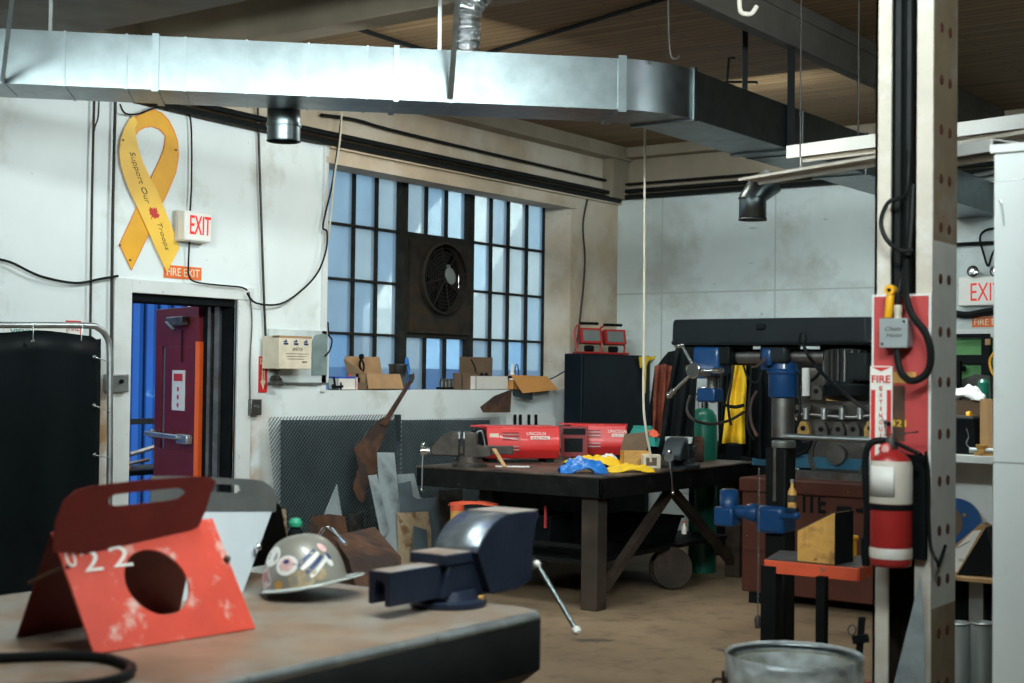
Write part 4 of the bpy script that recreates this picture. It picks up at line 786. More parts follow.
for k,(y_,h_) in enumerate(((-.05,.12),(0,.10),(.04,.13))): MB().lathe([(.022,.008),(.022,h_*.7),(.012,h_*.8),(.012,h_)],(y_,0,0),(0,0,1),14).build('small_bottle',('stkr','cardw','dark')[k],t)
t=thing('steel_can','tall galvanised can on the sill beside the brown box','can',sill(398,388,.0)); b=MB(); b.lathe([(.072,0),(.078,.20),(.082,.21)],(0,0,0),(0,0,1),28,caps=False); b.lathe([(.07,0),(.07,.004)],(0,0,0)); b.build('can_body','galv',t,solid=.003)
b=MB(); b.lathe([(.083,.202),(.085,.207),(.083,.212)],(0,0,0),(0,0,1),28,caps=False); b.build('can_rim','galv',t,solid=.003)
t=thing('blue_spray_nozzle','bright blue plastic tool standing behind the steel can','tool',sill(407,388,.06)); b=MB(); b.bar((0,.03,.0),(0,.01,.18),.02,.02); b.hexa([(-.012,-.03,.18),(.012,-.03,.18),(.012,.03,.16),(-.012,.03,.16),(-.012,-.015,.27),(.012,-.015,.27),(.012,.0,.27),(-.012,.0,.27)]); b.build('tool_body','bluebag',t,bevel=.004)
t=thing('small_clamp','small black clamp lying at the left end of the sill','tool',sill(338,389,.14)); b=MB(); b.bar((0,-.06,.02),(0,.05,.03),.02,.02); b.cyl((0,.03,.0),(0,.03,.06),.008); b.sphere((0,-.05,.03),.018,8); b.bar((0,-.03,.02),(0,-.05,.10),.012,.012); b.build('clamp_body','black',t)
t=thing('pliers','dark pliers and wire standing behind the tray on the sill','tool',sill(361,388,-.05)); b=MB(); b.tube([(0,0,0),(0,.01,.12),(0,-.02,.2),(0,.0,.25)],.010); b.tube([(0,.04,0),(0,.02,.12),(0,.03,.2),(0,-.02,.27)],.008); b.lathe([(.02,0),(.022,.03),(.01,.04)],(0,0,.25),(0,0,1),10); b.build('pliers_body','black',t)
t=thing('glass_jar_tray','dark jumble of small jars right of the mullion','tray',sill(447,388,-.02),PI/2); b=MB(); b.box((-.10,-.04,0),(.12,.04,.02)); b.build('tray_base','dark',t)
for k in range(4): MB().lathe([(.022,.0),(.024,.05),(.016,.06),(.018,.075)],(-.07+.05*k,0,.02),(0,0,1),12).build('jar','steel',t)
t,wd=cart('small plain dark carton beside the white carton',462,474,.14,.10,'cardd',.06); MB().box((-wd,-.05,.14),(wd,.05,.145)).build('lid','cardd',t)
t,wd=cart('white carton with torn top on the right part of the sill',476,500,.12,.18,'cardw',.08)
b=MB(); b.hexa([(-wd,.09,.12),(wd,.09,.12),(wd,.095,.12),(-wd,.095,.12),(-wd+.01,.10,.29),(wd+.02,.10,.29),(wd+.02,.105,.29),(-wd+.01,.105,.29)]); b.build('raised_flap','cardd',t)
for k in range(3): MB().lathe([(.02,.03),(.02,.13),(.01,.15)],(-.08+.07*k,.02,0),(0,0,1),10).build('small_bottle','dark',t)
t,wd=cart('orange brown open carton hanging over the sill edge',514,540,.09,.16,'cardo',.14)
b=MB(); b.hexa([(-wd-.05,-.08,.13),(wd,-.08,.12),(wd,-.084,.12),(-wd-.05,-.084,.13),(-wd+.02,-.16,-.03),(wd+.09,-.14,.0),(wd+.09,-.145,.0),(-wd+.02,-.165,-.03)]); b.build('hanging_flap','cardo',t)
b=MB(); b.hexa([(-wd-.05,-.08,.13),(wd,-.08,.12),(wd,.08,.10),(-wd,.08,.10),(-wd-.05,-.08,.134),(wd,-.08,.124),(wd,.08,.104),(-wd,.08,.104)]); b.build('top_flap','cardo',t)
t=thing('white_squeeze_bottle','small white bottle with cord on the right sill','bottle',sill(512,388,-.08)); MB().lathe([(.03,0),(.03,.12),(.012,.2),(.006,.24)],(0,0,0)).build('bottle_body','sgnw',t); MB().tube([(0,.03,0),(0,.05,.2),(0,.09,.22),(0,.12,.05)],.005).build('bottle_cord','black',t)
wire('thin_stick','thin black stick leaning in the window corner bay','stick',[onX(467,351,WX+.08),onX(474.5,366,WX+.2),onX(476,372,WX+.25)],.006,smooth=False)
t=thing('brown_bent_sheet','dark brown bent sheet resting between sill and mesh top','metal sheet',onX(481,412,WA+.26)); o0=Vector(t.location)
b=MB(); b.prism([onX(px,py,WA+.2)-o0 for px,py in ((480,407),(494,396),(512,389),(511,392),(509.5,412.5),(483,412.5))],(.008,0,0)); b.build('bent_sheet','rust',t)
b=MB(); b.prism([onX(px,py,WA+.1)-o0 for px,py in ((512,391),(532,391),(532,400),(513,396))],(.008,0,0)); b.build('grey_strip','dsteel',t)  # dark grey strip below the orange carton
wire('wall_cable','thin cable stretched from window corner to the cabinet','cable',[onX(541,383,WA-.2),onX(555,377,WA+.1),onX(567,370,WA+.2)],.006,smooth=False)
# ================================================================== BLACK CABINET IN THE CORNER + WORK LIGHTS
t=thing('black_cabinet','tall matte black cabinet in the corner with work lights on top','cabinet',(-7.235,11.0,0))
MB().box((-.10,0,.06),(.10,1.24,1.80)).build('cabinet_body','navy',t,bevel=.01); MB().box((-.085,.015,0),(.085,1.22,.07)).build('plinth','black',t)
MB().box((.10,.02,.1),(.112,1.2,1.775)).build('cabinet_door','navy',t,bevel=.004)
def worklight(px,py,label):
    p=onX(px,353,-7.2); t=thing('work_light',label,'work light',(-7.2,p.y,1.80),rad(62),'red work lights on the cabinet')
    b=MB(); b.tube([(-.13,-.07,.01),(.13,-.07,.01),(.13,.07,.01),(-.13,.07,.01),(-.13,-.07,.01)],.010,8,smooth=False); b.tube([(-.12,.0,.01),(-.14,.02,.15),(-.13,.02,.25),(-.06,.01,.285)],.010,8); b.tube([(.12,.0,.01),(.14,.02,.08),(.10,.02,.11)],.010,8); b.build('stand','extr',t)
    b=MB(); b.tube([(-.10,.01,.285),(.10,.01,.285)],.014,8,smooth=False); b.build('grip','black',t)
    T=Matrix.Translation((0,-.01,.16))@Matrix.Rotation(rad(-12),4,'X')
    b=MB(); b.box((-.115,-.03,-.07),(.115,.03,.075),T); b.build('lamp_housing','redwd',t,bevel=.012)
    b=MB(); b.box((-.115,-.036,-.07),(.115,-.03,.075),T); b.build('lamp_rim','extr',t); 
    MB().box((-.09,-.039,-.05),(.09,-.034,.055),T).build('lamp_glass','lens',t)
    b=MB(); b.box((-.06,.03,-.05),(.06,.06,.05),T); b.cyl((-.04,0,.05),(.04,0,.05),.03); b.build('lamp_back','black',t); return t
worklight(589,341,'red work light on the cabinet, nearer the window'); worklight(613,341,'red work light on the cabinet, nearer the far wall')
t=thing('yellow_strap','yellow strap draped over the right end of the black cabinet','strap',(0,0,0))
b=MB(); 
def st(pts,m,nm,d=.006,w_=.03):
    for a,c in zip(pts,pts[1:]): b.bar(a,c,d,w_)
b.prism([onX(px,py,-7.10) for px,py in ((639,357),(645,356),(652,357),(660,353),(659,357),(648,361),(646,366),(645,393),(642.5,393),(643,366),(640,368))],(.006,0,0)); b.build('strap_band','yel',t)
# ================================================================== DRAPES, CYLINDER, YELLOW COAT BEHIND THE DRILL
def drape(name,label,cat,pts_top,pts_bot,m,dep=.05,waves=5,n=24,rows=10,lock=None):
    """hanging cloth between a top edge and a bottom edge (lists of points)"""
    def lerp(P,t):
        k=t*(len(P)-1); i=min(int(k),len(P)-2); return Vector(P[i]).lerp(Vector(P[i+1]),k-i)
    b=MB()
    def f(u_,v_):
        a=lerp(pts_top,u_); c=lerp(pts_bot,u_); p=a.lerp(c,v_); p+=Vector((.59,-.81,0))*(dep*math.sin(u_*waves*PI*2+v_)*(.3+.7*v_)+.02*math.sin(v_*9+u_*5)); return p
    b.grid(f,n*2,rows); o=b.build(name,m,solid=.01); return tag(o,label,cat)
d_=11.6
drape('rack_cloth','black cloth hanging between the cabinet and the drill press','cloth',[onD(655,368,12.2),onD(668,352,12.2),onD(678,350,12.0)],[onD(640,470,12.2),onD(660,475,12.2),onD(680,475,12.0)],'dark',.04,2)
drape('hanging_jacket','rust orange jacket hanging behind the yellow cord','jacket',[onD(655,366,12.0),onD(664,364,12.0),onD(672,366,12.0)],[onD(652,432,12.0),onD(660,438,12.0),onD(662,436,12.0)],'jac',.05,2)
drape('black_tarpaulin','black tarpaulin draped below the belt cover left end','tarpaulin',[onD(676,348,11.3),onD(684,344,11.3),onD(698,345,11.3)],[onD(657,452,11.2),onD(675,456,11.2),onD(692,456,11.2)],'dark',.05,2)
drape('black_drape','black drape on hooks right of the yellow coat','cloth',[onD(742,358,9.9),onD(752,357,9.9),onD(768,358,9.9)],[onD(740,455,9.9),onD(752,458,9.9),onD(770,460,9.9)],'dark',.05,3)
drape('black_drape','black drape on hooks left of the yellow coat','cloth',[onD(719,358,9.9),onD(725,357,9.9),onD(733,358,9.9)],[onD(718,452,9.9),onD(721,455,9.9),onD(725,456,9.9)],'dark',.04,3)
drape('yellow_rain_coat','bright yellow coat hanging behind the drill press ram','coat',[onD(733,362,9.75),onD(739,361,9.75),onD(746,363,9.75)],[onD(721,443,9.7),onD(735,443,9.7),onD(745,444,9.7)],'yel',.035,1.5)
wire('coat_rail','thin dark rail above the yellow coat and black drapes','rail',[onD(700,359,9.95),onD(774,359,9.95)],.012,'conduit',smooth=False)
wire('looped_hose','black hose looped across the yellow coat','hose',[onD(722,372,9.5),onD(721,395,9.5),onD(724,404,9.5),onD(735,407,9.5),onD(744,405,9.5)],.012)
wire('looped_hose','thin green black gas hose sagging from cylinder to coat','hose',[onD(690,396,9.3),onD(687,410,9.2),onD(694,420,9.1),onD(712,424,9.3),onD(730,420,9.5),onD(744,412,9.6)],.010,'conduit')
wire('looped_hose','long black hose hanging in front of the yellow coat left edge','hose',[onD(735,355,9.5),onD(731,385,9.45),onD(728,405,9.45),onD(731,425,9.5)],.009)
p=onD(703,470,11.7); t=thing('gas_cylinder','green gas cylinder with regulator standing behind the welding table','gas cylinder',(p.x,p.y,0))
zt=onD(703,408,11.7).z
MB().lathe([(.115,0),(.115,zt-.12),(.105,zt-.06),(.08,zt-.02),(.045,zt)],(0,0,0),(0,0,1),28).build('cylinder_body','green',t)
MB().lathe([(.045,zt),(.045,zt+.05),(.040,zt+.055),(.06,zt+.06),(.06,zt+.085),(.04,zt+.09),(.06,zt+.10),(.06,zt+.125),(.04,zt+.13),(.036,zt+.17)],(0,0,0),(0,0,1),20).build('valve','chrome',t)
MB().cyl((.03,-.02,zt+.1),(.10,-.07,zt+.12),.02).build('regulator','zinc',t)
# ================================================================== WELDING TABLE
TX0,TX1,TY0,TY1,TZ=-6.72,-5.10,8.12,10.50,.92
t=thing('welding_table','heavy black steel welding table with rusty legs and scuffed top','table',(TX0,TY0,0))
LX=TX1-TX0; LY=TY1-TY0
b=MB(); b.mi(0).box((0,0,TZ-.02),(LX,LY,TZ)); b.build('tabletop','tbltop',t,bevel=.012)
b=MB(); b.box((0.005,0.005,TZ-.15),(LX-.005,.03,TZ-.018)); b.box((LX-.03,.005,TZ-.15),(LX-.005,LY,TZ-.018)); b.box((0,.03,TZ-.15),(.03,LY,TZ-.018)); b.box((0,LY-.03,TZ-.15),(LX,LY,TZ-.018)); b.build('apron','tbl',t,bevel=.006)
for (x,y,m_) in ((LX-.20,.06,'rustdk'),(.40,.25,'tbl'),(LX-.20,LY-.2,'rustdk'),(.12,LY-.2,'tbl')): MB().box((x,y,0),(x+.13,y+.13,TZ-.02)).build('leg',m_,t,bevel=.006)
b=MB(); b.box((.2,.1,.30),(LX-.18,LY-.15,.33)); b.build('lower_shelf','tbl',t)
for s_ in (0,1):
    b=MB(); y0,y1=(.25,LY/2) if s_==0 else (LY-.2,LY/2); b.bar((LX-.14,y0,.12),(LX-.14,y1,TZ-.16),.06,.06); b.build('brace','rustdk',t)
b=MB(); b.bar((.25,.13,.42),(LX-.2,.13,.42),.03,.03); b.build('front_rail','tbl',t)
# under-table clutter
def clut(name,label,cat,loc,fn,rz=0):
    t=thing(name,label,cat,loc,rz); fn(t); return t
def bin_(t,m='dark',w_=.4,d_=.3,h_=.25):
    b=MB(); b.hexa([(-w_*.4,-d_*.4,0),(w_*.4,-d_*.4,0),(w_*.4,d_*.4,0),(-w_*.4,d_*.4,0),(-w_*.5,-d_*.5,h_),(w_*.5,-d_*.5,h_),(w_*.5,d_*.5,h_),(-w_*.5,d_*.5,h_)]); b.build('bin_body',m,t,bevel=.01); MB().box((-w_*.52,-d_*.52,h_-.02),(w_*.52,d_*.52,h_)).build('bin_rim',m,t,bevel=.005)
clut('storage_bin','dark storage bin on the lower shelf behind the front leg','bin',(-6.0,8.7,.33),lambda t:bin_(t))
clut('storage_bin','brown crate on the lower shelf of the welding table','bin',(-5.6,9.5,.33),lambda t:bin_(t,'dark',.5,.4,.2))
def reel(t):
    MB().lathe([(.22,0),(.22,.02),(.12,.03),(.12,.12),(.22,.13),(.22,.15)],(0,0,.22),(.7,-.6,.1),28).build('reel_body','rustdk',t)
clut('cable_reel','grey brown disc shaped reel under the welding table','reel',onZ(668,588,0),lambda t:(reel(t),setattr(t,'scale',(.7,.7,.7))))
def bot(t):
    MB().lathe([(.035,0),(.035,.10),(.015,.14),(.015,.17)],(0,0,0)).build('bottle_body','cardw',t); MB().lathe([(.018,.165),(.018,.185)],(0,0,0)).build('bottle_cap','orange',t); t.scale=(.55,.55,.5)
clut('small_bottle','small white bottle with orange top under the table','bottle',onD(684,534,10.5),bot)
wire('looped_hose','black hose hanging in a long loop right of the drill column head','hose',[onD(790,352,9.4),onD(786,385,9.3),onD(789,415,9.3),onD(797,425,9.3),onD(800,405,9.3),onD(798,380,9.4)],.010)
wire('looped_hose','thin black cable hanging between drapes and drill column','hose',[onD(752,356,9.4),onD(750,390,9.3),onD(747,425,9.3),onD(754,440,9.3)],.008)
wire('looped_hose','black cable drooping below the ram tube left of drill column','hose',[onD(742,360,9.2),onD(748,378,9.2),onD(758,382,9.2),onD(764,364,9.2)],.007)
def rag(name,label,cat,c,sx_,sy_,h_,m,rz=0,seed=1):
    b=MB(); 
    def f(u_,v_):
        x=(u_-.5); y=(v_-.5); q=max(0,1-(2*math.hypot(x,y)*.92)**2)**.55; e=q; k=noise.noise(Vector((x*4+seed,y*4,seed)))*.5+noise.noise(Vector((x*9,y*9+seed,2)))*.35
        wob=1+.15*noise.noise(Vector((math.atan2(y,x)*1.5,seed,0)))
        return Vector((x*sx_*wob,y*sy_*wob,max(.002,(.75+k*.85)*h_*e+.003)))
    b.grid(f,28,22); o=b.build(name,m,solid=.004); o.location=c; o.rotation_euler=(0,0,rz); return tag(o,label,cat)
rag('orange_glove','orange red glove lying on the under table shelf left','glove',onD(474,505,10.2),.34,.12,.028,'orangep',rad(36),3)
t=thing('caulk_tube','cardboard tube with orange top left under the table','tube',(onD(457,520,9.6).x,onD(457,520,9.6).y,.33)); b=MB(); b.lathe([(.045,0),(.045,.36)],(0,0,0)); b.build('tube_body','wedge',t); b=MB(); b.lathe([(.047,.35),(.047,.39)],(0,0,0)); b.build('tube_top','orangep',t)
b=MB(); b.box((-.008,-.008,0),(.008,.008,.16)); o=b.build('red_rod','stkr'); o.location=onD(545.5,528,10.3); tag(o,'thin red rod standing below the table apron','rod')
# ---------------- welders
def welder(loc,rz,label,w_=.58,d_=.42,h_=.27,grp='red welding power sources'):
    t=thing('welding_machine',label,'welding machine',loc,rz,grp)
    x0,x1=-w_/2,w_/2
    # chamfered lower front edge, slightly sloping upper front
    prof=[(-d_/2+.05,.03),(-d_/2,.10),(-d_/2+.0,.155),(-d_/2+.035,h_),(d_/2,h_),(d_/2,.03)]
    b=MB(); b.prism([(x0,y,z) for y,z in prof],(w_,0,0)); b.build('case','redw',t,bevel=.008)
    b=MB(); b.box((x0-.004,-d_/2+.045,h_-.002),(x1+.004,d_/2,h_+.008)); b.build('top_cover','redw',t,bevel=.004)
    for x in (x0+.06,x1-.06):
        for y in (-d_/2+.1,d_/2-.06): MB().box((x-.03,y-.03,0),(x+.03,y+.03,.032)).build('foot','black',t)
    sl=math.atan2(.035,.115)
    def up(z): return -d_/2+.035*(z-.155)/(h_-.155)
    for z0,n_ in ((.175,5),(.085,4)):
        for k in range(n_):
            z=z0+k*.013; y=up(z) if z>.155 else -d_/2+(.05*(.10-z)/.07 if z<.10 else 0)
            MB().box((x0+.12,y-.004,z),(x0+.25,y+.002,z+.006)).build('vent_slot',('zinc' if k%2 else 'redwd'),t)
    text('lettering','LINCOLN','sgnw',t,(x0+.385,up(.225)-.006,.225),.15,.024,tilt=-sl)
    MB().box((x0+.34,up(.193)-.006,.180),(x0+.49,up(.193)+.004,.206)).build('name_plate','sgnw',t)
    text('lettering','ELECTRIC','sgnr',t,(x0+.415,up(.193)-.009,.193),.12,.016,tilt=-sl)
    MB().box((x0+.02,up(.21)-.004,.19),(x0+.09,up(.21)+.003,.225)).build('rating_label','cardg',t)
    b=MB(); b.box((x0-.006,-d_/2+.06,.04),(x0,d_/2-.03,h_-.02)); b.box((x1,-d_/2+.06,.04),(x1+.006,d_/2-.03,h_-.02)); b.build('end_panel','black',t)
    b=MB(); b.bar((x0-.1,-.02,h_+.006),(x0+.02,-.02,h_+.006),.05,.012); b.build('carry_bracket','redw',t)
    return t
cA=onZ(487,463,TZ); cB=onZ(560,463,TZ); an=math.atan2(cB.y-cA.y,cB.x-cA.x); wv=(cB-cA); nn=Vector((-math.sin(an),math.cos(an),0)); c=(cA+cB)/2+nn*.21; c.z=TZ
welder(c,an,'red welding machine on the table, frontmost one',wv.length)
welder(Vector((-6.30,9.98,TZ)),rad(30),'red welding machine behind, right of the front one',.46,.36,.27)
b=MB(); b.box((-.20,-.01,.03),(-.03,.01,.24)); 
t=thing('open_side_panel','dark red side panel with black vent between the two welders','metal panel',onZ(574,459.5,TZ),rad(30)); t.location.z=TZ
MB().box((-.11,0,.02),(.11,.015,.27)).build('panel','redwd',t,bevel=.004); MB().box((-.08,-.004,.06),(.07,.002,.17)).build('vent_recess','black',t); MB().box((-.09,-.006,.20),(.09,.002,.25)).build('control_recess','black',t)
MB().bar((-.08,-.006,.16),(.06,-.006,.07),.008,.01).build('diagonal_bar','black',t)
wire('welding_cable','coil of black and grey cable left of the front welder','cable',[onZ(470,462,TZ+.02),onD(466,448,10.6),onD(470,434,10.6),onD(478,430,10.6),onD(485,436,10.6),onD(487,455,10.6)],.012,'black')
wire('welding_cable','pale wire loop beside the black cable coil','cable',[onD(474,450,10.5),onD(476,434,10.5),onD(482,432,10.5),onD(485,446,10.5)],.008,'steel')
t=thing('wood_strip','small pale wooden strip leaning on the front welder corner','strip',(0,0,0)); b=MB(); b.bar(onD(494,449,10.15),onD(505,467,9.95),.028,.008); b.build('strip_body','wood',t)
b=MB(); b.box((-.13,-.045,0),(.12,.045,.006)); o=b.build('white_paper','paper'); o.location=onZ(513,467,TZ)+Vector((0,0,.001)); o.rotation_euler=(0,0,rad(38)); tag(o,'white paper strip lying in front of the red welder','paper')
b=MB(); b.lathe([(.05,0),(.06,.05),(.03,.09)],(0,0,0)); b.tube([(-.1,0,.05),(-.03,.02,.09),(.05,-.02,.09),(.12,0,.05)],.014); o=b.build('cable_lump','steel'); o.location=Vector((-6.62,9.75,TZ)); tag(o,'grey brown heap of cable clamps behind the front welder','clamp')
rag('blue_plastic_bag','crumpled blue plastic bag on the front table edge','bag',onZ(583,470,TZ+.02)-Vector((0,0,.02)),.33,.18,.11,'bluebag',rad(40),2)
rag('yellow_cloth','yellow cloth crumpled under and behind the blue bag','cloth',onZ(592,466.5,TZ)+Vector((-.02,.05,0)),.42,.24,.085,'yel',rad(45),5)
rag('yellow_glove','yellow work glove on the table edge below the small box','glove',onZ(629,472,TZ),.34,.14,.06,'yel',rad(50),8)
rag('white_rag','small white rag behind the yellow cloth','cloth',onZ(609,462,TZ),.14,.10,.07,'paper',rad(20),9)
t=thing('parts_box','open yellow brown carton with raised flap on the table','box',onZ(635,467,TZ),rad(42)); t.location.z=TZ
b=MB(); b.box((-.10,-.07,0),(.10,-.065,.12)); b.box((-.10,.065,0),(.10,.07,.12)); b.box((-.10,-.07,0),(-.095,.07,.12)); b.box((.095,-.07,0),(.10,.07,.12)); b.box((-.10,-.07,0),(.10,.07,.005)); b.build('box_body','wedge',t)
b=MB(); b.hexa([(-.10,.07,.12),(.10,.07,.12),(.10,.075,.12),(-.10,.075,.12),(-.06,.11,.24),(.13,.10,.26),(.13,.105,.26),(-.06,.115,.24)]); b.build('raised_flap','cardd',t)
t=thing('small_carton','small pale carton beside the open yellow brown one','box',onZ(650,468,TZ),rad(42)); t.location.z=TZ; MB().box((-.06,-.05,0),(.07,.05,.10)).build('box_body','cardg',t,bevel=.003); MB().box((-.04,-.052,.02),(.04,-.049,.08)).build('side_opening','cardd',t)
def tealbag(px,py,label,rz,seed):
    b=MB()
    p=onD(px,py,12.2); p.z=1.0
    b.hexa([(-.14,-.1,0),(.14,-.1,0),(.14,.1,0),(-.14,.1,0),(-.06,-.05,.16),(.11,-.05,.17),(.10,.05,.17),(-.05,.05,.16)]); b.box((-.06,-.055,.155),(.11,-.045,.175)); o=b.build('teal_bag','teal',None,bevel=.012); o.location=p; o.rotation_euler=(0,0,rz); return tag(o,label,'bag')
tealbag(640,441,'teal canvas bag behind the right welder',rad(30),1); tealbag(668,443,'teal canvas bag nearest the gas cylinder',rad(40),2)
rag('orange_cloth','small orange cloth on the teal bag behind the welder','cloth',onD(651,437,11.2),.15,.10,.06,'orangep',0,4)
b=MB(); b.box((-.5,-.3,0),(.55,.3,1.0)); o=b.build('back_cabinet','dark',None,bevel=.01); o.location=(-5.75,11.75,0); tag(o,'low black cabinet behind the welding table carrying teal bags','cabinet')
# ================================================================== BENCH VISES (local: screw end at -y, jaws along x)
def vise_far(name,loc,rz,label,handle=True,m='steel',m2='eng'):
    t=thing(name,label,'vise',loc,rz)
    MB().lathe([(.11,0),(.11,.02),(.085,.03),(.075,.06)],(0,0,0),(0,0,1),28).build('swivel_base',m2,t)
    b=MB(); b.prism([(-.06,-.02,.05),(-.06,.14,.06),(-.06,.14,.11),(-.06,.05,.13),(-.06,.05,.19),(-.06,-.0,.205),(-.06,-.035,.205),(-.06,-.035,.05)],(.12,0,0)); b.build('fixed_jaw_body',m,t,bevel=.008)
    b=MB(); b.prism([(-.055,-.06,.06),(-.055,-.24,.065),(-.055,-.25,.11),(-.055,-.17,.185),(-.055,-.11,.205),(-.055,-.06,.205)],(.11,0,0)); b.build('sliding_jaw_body',m2,t,bevel=.010)
    b=MB(); b.box((-.075,-.036,.165),(.075,-.028,.205)); b.build('jaw_plate','zinc',t); b=MB(); b.box((-.075,-.066,.165),(.075,-.058,.205)); b.build('jaw_plate','zinc',t)
    MB().box((-.035,-.10,.075),(.035,.28,.125)).build('slide_bar',m,t,bevel=.004)
    MB().cyl((0,-.30,.09),(0,-.06,.09),.018).build('screw','zinc',t); MB().cyl((0,-.31,.09),(0,-.27,.09),.028).build('screw_head','chrome',t)
    if handle: b=MB(); b.cyl((.0,-.295,.12),(.02,-.295,-.13),.007); b.sphere((.0,-.295,.125),.014,8); b.sphere((.02,-.295,-.135),.014,8); b.build('handle','chrome',t)
    return t
c=onZ(462,467,TZ); vise_far('bench_vise',(c.x+.02,c.y+.06,TZ),rad(125-360),'dark brown bench vise at the left end of the welding table',m='visd',m2='visd')
v=[o for o in bpy.data.objects if o.name.startswith('bench_vise')][0]; v.rotation_euler=(0,0,rad(-55)); v.scale=(1.2,1.15,1.25)
c=onZ(703,469,TZ); v2=vise_far('bench_vise',(-5.20,9.38,TZ),rad(20),'black oily bench vise at the right side of the table',m='dsteel',m2='dsteel'); v2.scale=(1.3,1.7,1.12)
b=MB(); b.box((-.09,-.06,0),(.09,.06,.15)); b.box((-.03,-.05,.12),(.09,.05,.20)); o=b.build('steel_block','rust',None,bevel=.015); o.location=(-5.5,10.12,TZ); o.rotation_euler=(0,0,.5); tag(o,'brown cast block behind the right table vise','metal block')
# ================================================================== DRILL PRESS (radial)
DY=6.3
def dr(px,py,y=DY): return onY(px,py,y)
t=thing('drill_press','blue radial drill press with long black belt cover and motor','drill press',(-2.98,6.45,0)); O_=Vector(t.location)
xa,xb=-3.56,-2.50; zc0,zc1=1.77,1.887
def cov():
    b=MB(); pts=[]; L_=xb-xa; r1=.15; n=10
    for i in range(n+1): a=PI/2+PI/2*i/n; pts.append((xa+.12+.12*math.cos(a), DY+.22+.12*math.sin(a)))
    for i in range(n+1): a=PI+PI/2*i/n; pts.append((xa+.035+.035*math.cos(a), DY+.035+.035*math.sin(a)))
    for i in range(n+1): a=-PI/2+PI/2*i/n; pts.append((xb-.035+.035*math.cos(a), DY+.035+.035*math.sin(a)))
    for i in range(n+1): a=0+PI/2*i/n; pts.append((xb-.12+.12*math.cos(a), DY+.22+.12*math.sin(a)))
    return pts
cp=cov()
b=MB(); lay=[(zc0-.012,1.0),(zc0+.0,1.03),(zc0+.012,1.0),(zc1-.02,.99),(zc1-.004,.965),(zc1,.93)]
cx=(xa+xb)/2; cy=DY+.17; rr_=[]
for z,k in lay: rr_.append([b.bm.verts.new(Vector((cx+(x-cx)*(1+(k-1)*.35),cy+(y-cy)*k,z))-O_) for x,y in cp])
for A_,B_ in zip(rr_,rr_[1:]):
    n=len(A_)
    for i in range(n): b._f([A_[i],A_[(i+1)%n],B_[(i+1)%n],B_[i]])
b._f(rr_[0][::-1]); b._f(rr_[-1]); b.build('belt_cover','cover',t,ang=30)
p=dr(761,327,DY-.002)-O_; MB().box((p.x-.022,p.y-.012,p.z-.012),(p.x+.022,p.y+.01,p.z+.016)).build('cover_latch','black',t,bevel=.004)
b=MB(); b.box(Vector((-3.50,DY+.03,1.66))-O_,Vector((-3.24,DY+.3,1.765))-O_); b.build('cover_plate','black',t,bevel=.01)
b=MB()
for k in range(3): b=MB(); p=Vector((-3.54+.025*k,DY-.0+.03-.03*k*.6,1.755))-O_; b.sphere(p,.012,8); b.build('cover_screw','chrome',t)
# spindle head, quill, spoke handles
hx0=(dr(690,350).x,dr(717,350).x); zh1=dr(700,346).z; zh0=dr(700,375).z; hc=sum(hx0)/2
b=MB(); b.box(Vector((hx0[0],DY+.02,zh0))-O_,Vector((hx0[1],DY+.16,zh1))-O_); b.build('spindle_head','blued',t,bevel=.018)
b=MB(); b.lathe([(.028,0),(.030,.08),(.04,.085),(.04,.10)],Vector((hc,DY+.10,zh0-.10))-O_,(0,0,1),24); b.build('quill','steel',t)
b=MB(); b.lathe([(.012,0),(.020,.01),(.022,.035),(.016,.04)],Vector((hc,DY+.10,zh0-.14))-O_,(0,0,1),20); b.build('drill_chuck','steel',t)
b=MB(); b.box(Vector((hx0[0]+.01,DY+.05,zh0-.135))-O_,Vector((hx0[0]+.115,DY+.15,zh0-.065))-O_); b.build('depth_stop','blued',t,bevel=.01); 
H=dr(695.5,370.5,DY-.06)-O_
MB().cyl(H+Vector((0,-.03,0)),H+Vector((.0,.12,0)),.040).build('feed_hub','chrome',t,bevel=.004)
for q in ((670.5,394),(719,370.5),(683,347)):
    e=dr(*q,DY-.045)-O_; b=MB(); b.cyl(H,e,.008); b.build('feed_spoke','chrome',t)
    if q[0]!=683: b=MB(); d_=(e-H).normalized(); b.lathe([(.010,-.035),(.016,-.02),(.012,-.005),(.018,.01),(.010,.022)],e,d_,14); b.build('spoke_knob','chrome' ,t)
# ram tube
z_=dr(760,356).z; r_=.036
MB().cyl(Vector((hx0[1],DY+.13,z_))-O_,Vector((dr(815,356).x,DY+.13,z_))-O_,r_,n=24).build('ram_tube','steel',t)
MB().cyl(Vector((hx0[1]+.025,DY+.13,z_))-O_,Vector((hx0[1]+.05,DY+.13,z_))-O_,r_+.006,n=24).build('ram_collar','black',t)
